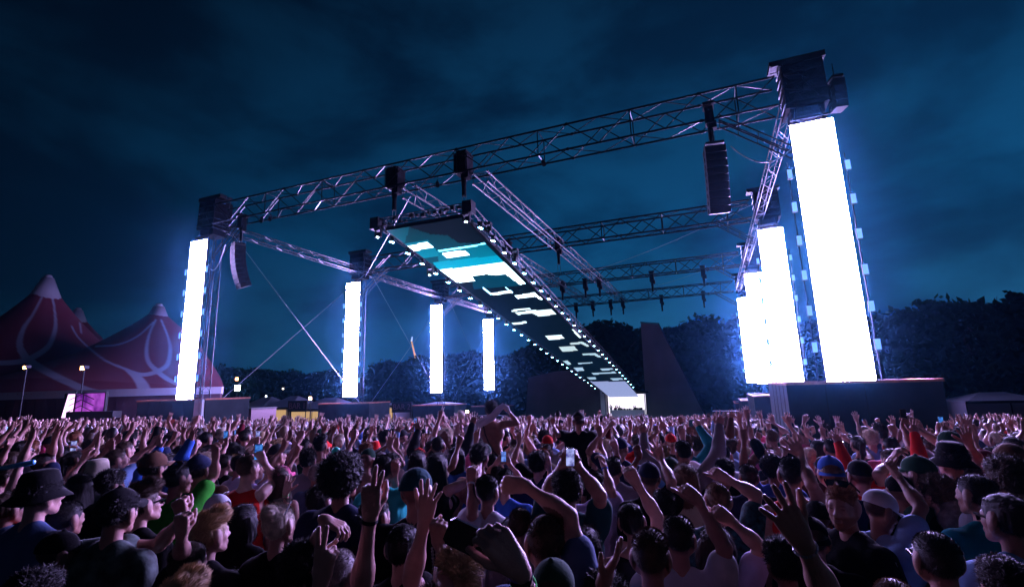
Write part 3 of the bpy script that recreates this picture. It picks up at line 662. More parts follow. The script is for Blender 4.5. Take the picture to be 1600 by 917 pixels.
def crane():
    P = onY(650, 562, 150); Q = onY(643, 533, 150); gz = gz_(P[0], P[1])-1
    t = empty('crane', (float(P[0]), float(P[1]), gz)); tag(t, 'distant crane with its raised yellow jib lit, above the trees', 'crane')
    p = P-np.array([P[0], P[1], gz]); q = Q-np.array([P[0], P[1], gz])
    mb = MB(); mb.tube((0, 0, 0), p, .9, 6, r2=.6); mb.build('mast', ALU_D, t)
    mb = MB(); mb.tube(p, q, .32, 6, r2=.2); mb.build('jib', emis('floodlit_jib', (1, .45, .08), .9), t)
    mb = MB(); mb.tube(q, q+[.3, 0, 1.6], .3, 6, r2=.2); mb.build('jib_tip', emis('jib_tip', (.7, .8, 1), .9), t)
crane()

# ------------------------------------------------------------------ trees
LEAF = pbr('leaves', (.016, .032, .014), 1.0, spec=0., vary=(.8, .5))
BARK = pbr('bark', (.05, .04, .03), .9)
def tree_mesh(seed, h, wd):
    r = np.random.default_rng(seed); mb = MB(); hh = h*.45
    mb.tube((0, 0, -.5), (0, 0, hh), .45, 8, r2=.28)
    tips = []
    for k in range(9):
        a = r.uniform(0, 2*PI); rr = wd*r.uniform(.3, .75); z0 = hh*r.uniform(.45, 1); z1 = h*r.uniform(.45, .9)
        mb.tube((0, 0, z0), (rr*math.cos(a), rr*math.sin(a), z1), .2, 5, r2=.06, caps=False); tips.append((rr*math.cos(a), rr*math.sin(a), z1))
    trunk = mb
    cl = []
    for k in range(34):
        a = r.uniform(0, 2*PI); u = r.uniform(0, 1); z = h*(.25+.68*u); prof = math.sqrt(max(.05, 1-((u-.42)/.62)**2)); rr = wd*prof*math.sqrt(r.uniform(.05, 1))
        cl.append((rr*math.cos(a), rr*math.sin(a), z, wd*r.uniform(.16, .36)))
    cl = np.array(cl); n = 5200; i = r.integers(0, len(cl), n); d = r.normal(size=(n, 3)); d /= np.linalg.norm(d, axis=1)[:, None]
    c = cl[i, :3]+d*(cl[i, 3]*r.uniform(.45, 1.12, n))[:, None]*[1, 1, .8]
    a = r.normal(size=(n, 3)); a /= np.linalg.norm(a, axis=1)[:, None]; b = np.cross(a, r.normal(size=(n, 3))); b /= np.linalg.norm(b, axis=1)[:, None]
    s = r.uniform(.20, .55, n)[:, None]
    v = np.stack([c-a*s, c+b*s*.6, c+a*s, c-b*s*.6], 1).reshape(-1, 3); f = np.arange(n*4).reshape(-1, 4).tolist()
    m2 = MB(); m2.add(v, f)
    return trunk, m2
TP = []
def tree(x, y, hgt, kind, label, group):
    gz = float(ground_z(x, y))
    if len(TP) <= kind:
        t = empty('tree', (x, y, gz)); a, b = tree_mesh(kind+3, [14, 12, 15, 11][kind], [6.0, 6.8, 5.2, 5.6][kind])
        a.build('trunk', BARK, t); b.build('crown', LEAF, t); TP.append(t)
    else: t = copy_tree(TP[kind]); t.location = (x, y, gz)
    s = hgt/[14, 12, 15, 11][kind]; t.scale = (s*1.1, s*1.1, s); t.rotation_euler = (0, 0, (x*7.3+y) % 6.28)
    tag(t, label, 'tree', group)
# top of the tree line as (pixel x, pixel y), distance
SK = [(330, 582, 118), (352, 580, 120), (375, 578, 122), (400, 582, 121), (425, 580, 124), (450, 586, 120), (478, 588, 122), (505, 586, 120), (532, 588, 122), (560, 592, 120), (588, 588, 118),
      (612, 572, 112), (634, 564, 110), (656, 566, 112), (700, 570, 112), (722, 560, 110), (742, 552, 108), (775, 566, 110), (800, 560, 112), (826, 552, 108), (852, 540, 106), (878, 528, 104), (905, 518, 104), (930, 515, 102), (952, 524, 104), (972, 530, 104),
      (1040, 530, 104), (1062, 520, 106), (1085, 515, 104), (1108, 507, 106), (1130, 508, 104), (1152, 520, 106), (1400, 505, 96), (1425, 502, 94), (1450, 490, 92), (1478, 488, 90), (1505, 497, 92), (1532, 492, 88), (1560, 484, 86), (1588, 482, 84), (1620, 478, 84),
      (1380, 512, 98), (1300, 520, 100), (1250, 520, 100), (1195, 518, 104)]
for k, (px, py, Y) in enumerate(SK):
    P = onY(px, py, Y); gz = float(ground_z(P[0], Y)); 
    zone = 'between the floodlight and the pillar with crossed cables' if px < 600 else 'behind the two slim pillars' if px < 800 else 'behind the overhead screen' if px < 1000 else 'between the far stage and the treeline pillars' if px < 1210 else 'to the outside of the tallest pillar'
    tree(float(P[0]), Y, float(P[2])-gz+1.0, k % 4, 'dark rounded tree on the skyline ' + zone, 'skyline trees ' + zone)
# the wood behind and below that line, one mass
def wood():
    r = np.random.default_rng(8); n = 42000
    px = r.uniform(290, 1700, n); sk = np.array(sorted([(a, b, c) for a, b, c in SK])); top = np.interp(px, sk[:, 0], sk[:, 1])+20; YY = np.interp(px, sk[:, 0], sk[:, 2])+r.uniform(-5, 9, n)
    hz = 640-.01*px; py = top+(hz-top)*r.uniform(0, 1.05, n)**.8
    d = np.array([ray(a, b) for a, b in zip(px, py)]); c = d*(YY/d[:, 1])[:, None]
    a = r.normal(size=(n, 3)); a /= np.linalg.norm(a, axis=1)[:, None]; b = np.cross(a, r.normal(size=(n, 3))); b /= np.linalg.norm(b, axis=1)[:, None]; s = r.uniform(1.0, 2.2, n)[:, None]
    v = np.stack([c-a*s, c+b*s*.7, c+a*s, c-b*s*.7], 1).reshape(-1, 3); mb = MB(); mb.add(v, np.arange(n*4).reshape(-1, 4).tolist())
    o = mb.build('woodland', LEAF); tag(o, 'dark mass of woodland closing the far side of the field', 'woodland', kind='stuff')
wood()

# ================================================================== people
# a small sculpting kit: blended round cones and ellipsoids turned into one closed surface
def prim(g, a, b=None, ra=.05, rb=None, S=None, q=1.0):
    """g: group; round cone a-b; S: 3x3 matrix of the local squeeze (its rows scaled axes); q: distance correction"""
    a = np.array(a, float); b = a+1e-5 if b is None else np.array(b, float)
    return (g, a, b, ra, ra if rb is None else rb, S, q)
def flat(g, a, b, ra, rb, sy): return prim(g, a, b, ra, rb, np.diag([1, 1/sy, 1]), (1+sy)/2)
def ell(g, c, r):
    r = np.array(r, float); m = r.min(); return prim(g, c, None, m, m, np.diag(m/r), 1.0)
def xform(ps, M, t, s=1.0):
    out = []
    for g, a, b, ra, rb, S, q in ps:
        out.append((g, M@a*s+t, M@b*s+t, ra*s, rb*s, None if S is None else S@M.T, q))
    return out
GK = {'b': 80., 'c': 135., 'f': 170., 'h': 420., 'n': 200.}
def p_dist(P, pr_):
    g, a, b, ra, rb, S, q = pr_
    X = P-a.astype(np.float32); ba = (b-a)
    if S is not None: St = S.T.astype(np.float32); X = X@St; ba = S@ba
    L2 = float(ba@ba); ba = ba.astype(np.float32)
    if L2 > 1e-8:
        t = np.clip((X@ba)/np.float32(L2), 0, 1); X = X-t[..., None]*ba
        return (np.sqrt((X*X).sum(-1))-(ra+(rb-ra)*t))*np.float32(q)
    return (np.sqrt((X*X).sum(-1))-ra)*np.float32(q)
def p_ext(pr_):
    g, a, b, ra, rb, S, q = pr_; r = max(ra, rb)
    e = r if S is None else r*float(np.linalg.norm(np.linalg.inv(S), axis=1).max())
    return np.minimum(a, b)-e, np.maximum(a, b)+e
def sculpt(prims, vox, mod=None, cut=None, BN=8):
    pos = [p for p in prims if p[0] != 'n']; neg = [p for p in prims if p[0] == 'n']
    groups = sorted(set(p[0] for p in pos)); MAR = {'b': .06, 'c': .04, 'f': .03, 'h': .014, 'n': .01}
    bs = vox*BN; ext = [p_ext(p) for p in prims]
    lo = np.min([e[0] for e in ext], 0)-.03; org = np.floor(lo/bs)*bs
    hd = bs*.8661
    per, allb = [], []
    for p, (l, h) in zip(prims, ext):
        m = MAR[p[0]]+vox*2
        i0 = np.floor((l-m-org)/bs).astype(int); i1 = np.floor((h+m-org)/bs).astype(int)+1
        G = np.stack(np.meshgrid(*[np.arange(max(0, i0[k]), i1[k]) for k in range(3)], indexing='ij'), -1).reshape(-1, 3)
        d = p_dist((org+(G+.5)*bs).astype(np.float32), p); k = d < (hd+m)*1.15
        G = G[k]; key = (G[:, 0]*4096+G[:, 1])*4096+G[:, 2]; per.append((key, d[k])); 
        if p[0] != 'n': allb.append(key)
    keys = np.unique(np.concatenate(allb)); inside = np.zeros(len(keys), bool); near = np.zeros(len(keys), bool)
    for p, (key, d) in zip(prims, per):
        if p[0] == 'n': 
            i = np.searchsorted(keys, key); ok = (i < len(keys)); i = i[ok]; m = keys[i] == key[ok]; near[i[m]] = True; inside[i[m]] = False; continue
        i = np.searchsorted(keys, key)
        if p[5] is None: inside[i[d < -(hd+.012)]] = True
        near[i[d < hd+.03+vox]] = True
    keys = keys[near & ~inside]
    bi = np.stack([keys//(4096*4096), (keys//4096) % 4096, keys % 4096], -1)
    gl = np.stack(np.meshgrid(*[np.arange(BN+1)]*3, indexing='ij'), -1).astype(np.float32)
    PT = (org+bi[:, None, None, None, :]*bs+gl[None]*vox).astype(np.float32)
    acc = {g: np.zeros(PT.shape[:-1], np.float32) for g in groups+['n']}
    for p, (key, d) in zip(prims, per):
        i = np.searchsorted(keys, key); i = np.minimum(i, len(keys)-1); i = i[keys[i] == key]
        if len(i): acc[p[0]][i] += np.exp(np.clip(-GK[p[0]]*p_dist(PT[i], p), -60, 60))
    D = {g: -np.log(acc[g]+1e-26)/GK[g] for g in groups}
    if len(groups) == 1: d = D[groups[0]]
    else:
        K = 150.; s = 0
        for g in groups: s = s+np.exp(np.clip(-K*D[g], -80, 80))
        d = -np.log(s+1e-30)/K
    if neg: d = np.maximum(d, np.log(acc['n']+1e-26)/GK['n'])
    if mod is not None: d = d+mod(PT)
    if cut is not None: d = np.maximum(d, cut(PT))
    gk = (bi[:, 0]*4096+bi[:, 1])*4096+bi[:, 2]
    for ax, st in ((0, 4096*4096), (1, 4096), (2, 1)):       # neighbours agree on their shared faces
        i = np.minimum(np.searchsorted(gk, gk+st), len(gk)-1); ok = np.nonzero(gk[i] == gk+st)[0]; j = i[ok]
        if ax == 0: d[ok, BN] = d[j, 0]
        elif ax == 1: d[ok, :, BN] = d[j, :, 0]
        else: d[ok, :, :, BN] = d[j, :, :, 0]
    ins = d < 0
    c = [ins[:, i:i+BN, j:j+BN, k:k+BN] for i in (0, 1) for j in (0, 1) for k in (0, 1)]
    cnt = sum(x.astype(np.int8) for x in c); act = (cnt > 0) & (cnt < 8)
    b_, i_, j_, k_ = np.nonzero(act); acc_p = np.zeros((len(b_), 3), np.float32); w = np.zeros(len(b_), np.float32)
    cor = [(0, 0, 0), (1, 0, 0), (0, 1, 0), (1, 1, 0), (0, 0, 1), (1, 0, 1), (0, 1, 1), (1, 1, 1)]
    for u in range(8):
        for ax in range(3):
            if cor[u][ax]: continue
            v = list(cor[u]); v[ax] = 1
            d0 = d[b_, i_+cor[u][0], j_+cor[u][1], k_+cor[u][2]]; d1 = d[b_, i_+v[0], j_+v[1], k_+v[2]]
            m = (d0 < 0) != (d1 < 0); t = np.where(m, d0/np.where(m, d0-d1, 1), 0)
            q = np.array(cor[u], np.float32)[None]+np.zeros((len(b_), 3), np.float32); q[:, ax] += t; acc_p += q*m[:, None]; w += m
    cell = bi[b_]*BN+np.stack([i_, j_, k_], -1); V = (org+(cell+acc_p/w[:, None])*vox)
    MUL = 1 << 20
    ck = (cell[:, 0].astype(np.int64)*MUL+cell[:, 1])*MUL+cell[:, 2]; o = np.argsort(ck); cks = ck[o]
    def look(c3):
        kk = (c3[:, 0].astype(np.int64)*MUL+c3[:, 1])*MUL+c3[:, 2]; i = np.minimum(np.searchsorted(cks, kk), len(cks)-1); return np.where(cks[i] == kk, o[i], -1)
    F = []
    for ax in range(3):
        sl0 = ins[:, :BN, :BN, :BN]; s1 = [slice(0, BN)]*3; s1[ax] = slice(1, BN+1); sl1 = ins[(slice(None), *s1)]
        b2, i2, j2, k2 = np.nonzero(sl0 != sl1); 
        if not len(b2): continue
        g = bi[b2]*BN+np.stack([i2, j2, k2], -1); fl = sl0[b2, i2, j2, k2]
        u_, v_ = np.zeros(3, int), np.zeros(3, int); u_[(ax+1) % 3] = 1; v_[(ax+2) % 3] = 1
        q = np.stack([look(g), look(g-u_), look(g-u_-v_), look(g-v_)], -1); ok = (q >= 0).all(1); q = q[ok]; fl = fl[ok]
        q[~fl] = q[~fl][:, ::-1]; F.append(q)
    F = np.concatenate(F) if F else np.zeros((0, 4), int)
    # relax a little
    return V.astype(np.float32), F.astype(np.int32)
def relax(V, F, n=1, lam=.5):
    E = np.concatenate([F[:, [0, 1]], F[:, [1, 2]], F[:, [2, 3]], F[:, [3, 0]]])
    for _ in range(n):
        deg = np.bincount(E[:, 0], minlength=len(V))+np.bincount(E[:, 1], minlength=len(V)); S = np.zeros_like(V)
        for k in range(3): S[:, k] = np.bincount(E[:, 0], V[E[:, 1], k], len(V))+np.bincount(E[:, 1], V[E[:, 0], k], len(V))
        V = V*(1-lam)+lam*S/np.maximum(deg, 1)[:, None]
    return V
def mk_mesh(name, V, F, mat, col=None):
    me = bpy.data.meshes.new(name); n = F.shape[1]
    me.vertices.add(len(V)); me.vertices.foreach_set('co', np.ascontiguousarray(V, np.float32).ravel())
    me.loops.add(F.size); me.loops.foreach_set('vertex_index', F.ravel().astype(np.int32))
    me.polygons.add(len(F)); me.polygons.foreach_set('loop_start', np.arange(0, F.size, n, dtype=np.int32))
    me.polygons.foreach_set('use_smooth', np.ones(len(F), bool)); me.materials.append(mat)
    if col is not None:
        ca = me.color_attributes.new('Col', 'FLOAT_COLOR', 'POINT'); a = np.ones((len(V), 4), np.float32); a[:, :3] = col; ca.data.foreach_set('color', a.ravel())
    me.update(calc_edges=True); return me

def wob(P, f, ph=0.0):      # cheap smooth noise
    x, y, z = P[..., 0], P[..., 1], P[..., 2]
    return (np.sin(x*f+1.7*np.sin(y*f*.9+ph)+ph)+np.sin(y*f*1.1+1.3*np.sin(z*f*.8+2*ph)+.5)+np.sin(z*f*.95+1.5*np.sin(x*f*1.2-ph)))/3

# ---------------------------------------------------------------- the head
def head_prims(fem=False, beard=False):
    j = .9 if fem else 1.0
    P = [ell('c', (0, -.014, .034), (.0735, .093, .079)), ell('c', (0, .024, -.022), (.055*j, .058, .078)),
         ell('f', (0, .066, -.094), (.017*j, .016, .016)),
         prim('f', (0, .084, .012), (0, .107, -.026), .0070, .0108), ell('f', (.0105, .094, -.031), (.008, .010, .007)), ell('f', (-.0105, .094, -.031), (.008, .010, .007)),
         prim('f', (-.034, .071, .019), (.034, .071, .019), .0115), prim('f', (-.018, .0815, -.0575), (.018, .0815, -.0575), .0062), prim('f', (-.015, .081, -.067), (.015, .081, -.067), .0068)]
    for s in (-1, 1):
        P += [prim('c', (s*.047*j, -.002, -.05), (s*.014, .060, -.09), .021*j, .018), ell('c', (s*.038, .050, -.022), (.020, .022, .022)),
              ell('n', (s*.031, .101, .003), (.017, .020, .0105)), ell('f', (s*.0305, .0700, .002), (.0122, .0122, .0122)),
              ell('f', (s*.0775, -.008, -.008), (.0075, .018, .031)), ell('f', (s*.0825, -.016, .006), (.0055, .012, .019)), prim('f', (s*.084, -.022, .014), (s*.084, -.020, -.012), .0045)]
    if beard: P += [prim('f', (-.046, .02, -.062), (0, .070, -.100), .020, .018), prim('f', (.046, .02, -.062), (0, .070, -.100), .020, .018)]
    return P
# ---------------------------------------------------------------- the hand
HANDS = {'open': ([.05, .02, .05, .10], 1.5, -.15), 'relaxed': ([.30, .36, .42, .48], .4, .35), 'fist': ([.98, 1, 1, 1], 0, 1.0), 'point': ([.04, .95, 1, 1], .2, .9), 'peace': ([.04, .04, 1, 1], 1.1, 1.0),
         'horns': ([.03, 1, 1, .05], .6, .9), 'grip': ([.55, .58, .60, .62], .1, .45), 'clap': ([.08, .06, .08, .12], .15, .35), 'thumb': ([.95, 1, 1, 1], 0, -.6)}
def rodr(v, k, a): return v*math.cos(a)+np.cross(k, v)*math.sin(a)+k*(k@v)*(1-math.cos(a))
def hand_prims(w, f, n, side, pose, s=1.0):
    """wrist w, finger direction f, palm normal n (the way the palm faces), thumb on +side*cross(f,n)"""
    f = unit(f); n = unit(n-f*(n@f)); t = np.cross(f, n)*side; curls, spread, th = HANDS[pose]; P = []
    offs = [.030, .010, -.0105, -.029]; ln = [.073, .081, .075, .059]; kn = [.090, .094, .090, .082]; rr = [.0092, .0095, .009, .0082]
    for i in range(4):
        k0 = w+t*offs[i]*.62*s+f*.012*s; k1 = w+t*offs[i]*s+f*kn[i]*s-n*.004*s
        P.append(prim('h', k0, k1, .0155*s, .0125*s)); P.append(prim('h', k0+n*.005*s, k1+n*.004*s-f*.012*s, .013*s, .011*s))
        d = unit(f+t*spread*[.20, .05, -.10, -.26][i]); ax = np.cross(d, n); c = curls[i]; p = k1; r = rr[i]*s
        for sg, (fr, mx) in enumerate(((.46, 84), (.30, 100), (.24, 62))):
            d = rodr(d, unit(ax), math.radians(mx*c)); q = p+d*ln[i]*fr*s; P.append(prim('h', p, q, r, r*.92)); p = q; r *= .93
    b = w+t*.024*s+f*.022*s+n*.006*s
    d = unit(f*(.80-.15*abs(th))+t*(.75-.55*max(th, 0))+n*(.25+.55*max(th, 0)))
    if th < -.3: d = unit(f*.35+t*1.0)
    p1 = b+d*.040*s; d2 = unit(d+f*.35-t*.55*max(th, 0)+n*.1) if th >= -.3 else d; p2 = p1+d2*.034*s; p3 = p2+unit(d2+f*.1-t*.25*max(th, 0))*.026*s
    P += [prim('h', b-d*.01*s, p1, .0155*s, .0125*s), prim('h', p1, p2, .0115*s, .0105*s), prim('h', p2, p3, .0102*s, .0088*s)]
    P.append(prim('b', w-f*.02*s, w+f*.02*s, .018*s, .018*s))
    return P
# ---------------------------------------------------------------- the body, facing +Y, feet at z 0, 1.78 m tall
NOARM = None
def body(spec):
    fem = spec.get('fem', False); bk = spec.get('bulk', 1.0); sw = (.165 if fem else .190)*(.5+.5*bk)
    P = [flat('b', (-.08, .0, 1.33), (.08, .0, 1.33), .112*bk, .112*bk, .92), prim('b', (-.115*sw/.19, -.012, 1.425), (.115*sw/.19, -.012, 1.425), .052*bk),
         flat('b', (0, .005, 1.06), (0, .0, 1.32), .126*bk, .135*bk, .78), flat('b', (-.055, .005, 1.08), (.055, .005, 1.08), .098*bk, .098*bk, .95),
         flat('b', (-.07, -.005, .96), (.07, -.005, .96), .108*(1.05 if fem else 1), .108*(1.05 if fem else 1), .95),
         ell('b', (.085, -.085, 1.36), (.055, .03, .075)), ell('b', (-.085, -.085, 1.36), (.055, .03, .075)), ell('n', (0, -.165, 1.25), (.012, .04, .2))]
    P += [ell('b', (s*.075, .085 if not fem else .095, 1.33), (.065, .04 if not fem else .055, .05)) for s in (-1, 1)]
    for s in (-1, 1):
        P += [prim('b', (s*.088, 0, .93), (s*.10, .015, .50), .080, .052), prim('b', (s*.10, .005, .50), (s*.10, -.01, .09), .050, .034), prim('b', (s*.10, -.03, .045), (s*.115, .14, .032), .036, .027)] if not spec.get('ride') else \
             [prim('b', (s*.088, 0, .93), (s*.16, .38, .95), .082, .056), prim('b', (s*.16, .38, .93), (s*.13, .40, .52), .052, .034), prim('b', (s*.13, .38, .49), (s*.14, .52, .45), .036, .027)]
        P.append(prim('b', (s*.03, -.022, 1.495), (s*.13, -.02, 1.43), .034, .034))
    hp = np.array([0, .008, 1.665])+np.array(spec.get('hoff', (0, 0, 0)))
    P.append(prim("b", (0, -.022, 1.43), hp+[0, -.022, -.055], .047*(.84 if fem else 1.03), .045*(.84 if fem else 1.03)))
    yaw, pit, rol = [math.radians(a) for a in spec.get('head', (0, 6, 0))]
    HM = np.array(Matrix.Rotation(yaw, 3, 'Z')@Matrix.Rotation(pit, 3, 'X')@Matrix.Rotation(rol, 3, 'Y'))
    hs = (.95 if fem else 1.0)*spec.get('hs', 1.0)
    P += xform(head_prims(fem, spec.get('beard', False)), HM, hp, hs)
    arms = {}
    for side, key in ((-1, 'L'), (1, 'R')):
        a = spec.get(key); S = np.array([side*sw, -.012, 1.425])
        if a is None: E = S+[side*.045, -.03, -.285]; Wp = E+[-side*.02, .10, -.235]; f = np.array([0, .25, -1.]); n = np.array([-side*1., 0, 0]); pose = 'relaxed'
        else: E, Wp, f, n, pose = [np.array(x, float) if not isinstance(x, str) else x for x in a]
        if E[2] > S[2]-.05: S = S+np.array([-side*.012, 0, .035])
        u = E-S; P += [prim('b', S, S+u*.3, .052*bk, .046*bk), prim('b', S+u*.2, E, .042*bk, .031), prim('b', S+u*.35, S+u*.7, .040*bk, .036*bk)]
        v = Wp-E; P += [prim('b', E, E+v*.35, .031, .034), prim('b', E+v*.25, Wp, .036, .0195)]
        P += hand_prims(Wp, f, n, side if True else 1, pose)
        arms[key] = (S, E, Wp, unit(f), unit(n))
    return P, HM, hp, hs, arms, sw, bk
def fit_arm(S, hand, bend, L1=.285, L2=.255):
    """elbow for a shoulder and a wrist target; bend: the way the elbow points"""
    S, hand, bend = np.array(S, float), np.array(hand, float), np.array(bend, float); d = hand-S; L = np.linalg.norm(d)
    if L > (L1+L2)*.99: hand = S+d/L*(L1+L2)*.99; d = hand-S; L = np.linalg.norm(d)
    a = (L1*L1-L2*L2+L*L)/(2*L); h = math.sqrt(max(0, L1*L1-a*a)); u = d/L; b = bend-u*(bend@u); b /= np.linalg.norm(b)+1e-9
    return S+u*a+b*h, hand
def shirt_prims(kind, spec, P0, arms, sw, bk):
    fem = spec.get('fem', False)
    P = list(P0[:7])+list(P0[8:10])                                  # the torso itself, then looser cloth over it
    P += [flat('b', (0, .005, .93), (0, .0, 1.30), .140*bk, .140*bk, .80), flat('b', (-.07, .005, .92), (.07, .005, .92), .112, .112, .98)]
    if kind == 'tank': P += [prim('b', (s*.07, -.02, 1.40), (s*.075, -.01, 1.46), .036, .026) for s in (-1, 1)]
    if kind != 'tank':
        for s, k in ((-1, 'L'), (1, 'R')):
            S, E, Wp, f, n = arms[k]; u = E-S; fr = {'tee': .58, 'wide': .7}.get(kind, 1.0)
            P += [prim('b', S, S+u*.3, .056*bk, .052*bk), prim('b', S+u*.2, S+u*fr, .050*bk, .050), prim('b', S, S+u*fr*.9, .05*bk, .052), prim('b', (s*.05, -.022, 1.492), (s*.13, -.02, 1.437), .038, .038)]
            if kind in ('hoodie', 'long'): P += [prim('b', E, E+(Wp-E)*.35, .040, .043), prim('b', E+(Wp-E)*.25, Wp, .042, .030), prim('b', E, E, .042)]
        if kind == 'hoodie': P += [prim('b', (-.07, -.07, 1.50), (.07, -.07, 1.50), .045), prim('b', (-.08, .03, 1.47), (.08, .03, 1.47), .04)]
    if kind == 'tank': P += [prim('n', (0, .05, 1.55), (0, .01, 1.48), .095, .07)]+[prim('n', (s*.225, 0, 1.53), (s*.205, 0, 1.30), .085, .05) for s in (-1, 1)]
    else: P.append(prim('n', (0, .03, 1.60), (0, .0, 1.535), .070, .056))
    return P
def make_person_arrays(spec, vox):
    P, HM, hp, hs, arms, sw, bk = body(spec)
    V, F = sculpt(P, vox); 
    R = {'head': (HM, hp, hs), 'arms': arms}
    # tint: hair stubble on a fading scalp, brows, lips, eyes
    q = ((V-hp)@HM)/hs; col = np.ones((len(V), 3), np.float32)
    hc = np.array(spec.get('scalp', (.35, .3, .28)), np.float32)
    y, z, x = q[:, 1], q[:, 2], np.abs(q[:, 0]); inhead = (np.linalg.norm(q*[1, .8, .85], axis=1) < .125)
    yl = .035+np.clip((z-.02)/.05, 0, 1)*.045; zl = -.055+np.clip((y+.05)/.07, 0, 1)*.05
    a = np.clip((yl-y)/.012, 0, 1)*np.clip((z-zl)/.03, 0, 1)*inhead*(x < .079)*spec.get('fade', .9)
    col = col*(1-a[:, None])+hc*a[:, None]
    def spot(c, r, cc, st):
        d = np.linalg.norm((np.stack([x, y, z], -1)-c)/r, axis=1); m = (np.clip(1.4-d, 0, 1)*st*inhead)[:, None]; return col*(1-m)+np.array(cc)*m
    col = spot((.032, .083, .021), (.016, .014, .0045), (.25, .2, .2), .8); col = spot((.0305, .082, .002), (.010, .012, .0045), (.10, .08, .08), .9); col = spot((.0, .088, -.062), (.020, .012, .008), (.75, .45, .5), .6)
    if spec.get('beard'):
        m = (np.clip((-.030-z)/.02, 0, 1)*np.clip((y+.02)/.02, 0, 1)*inhead*.85)[:, None]; m = m*(1-((np.abs(z+.062) < .01) & (x < .02) & (y > .07)))[:, None]; col = col*(1-m)+hc*m
    R['body'] = (V, F, col)
    k = spec.get('shirt', 'tee'); ph = spec.get('ph', 0.)
    sv = max(vox, .008)
    if k != 'none':
        SP = shirt_prims(k, spec, P, arms, sw, bk); lo = .86 if k != 'tank' else .88
        def md(p): return -.0155+.0065*wob(p*np.array([1, 1, .55], np.float32), 26, ph)+.0028*wob(p, 60, ph*2)*np.clip((1.45-p[..., 2])*8, 0, 1)
        R['shirt'] = sculpt(SP, sv, mod=md, cut=lambda p: lo-p[..., 2])
    return R

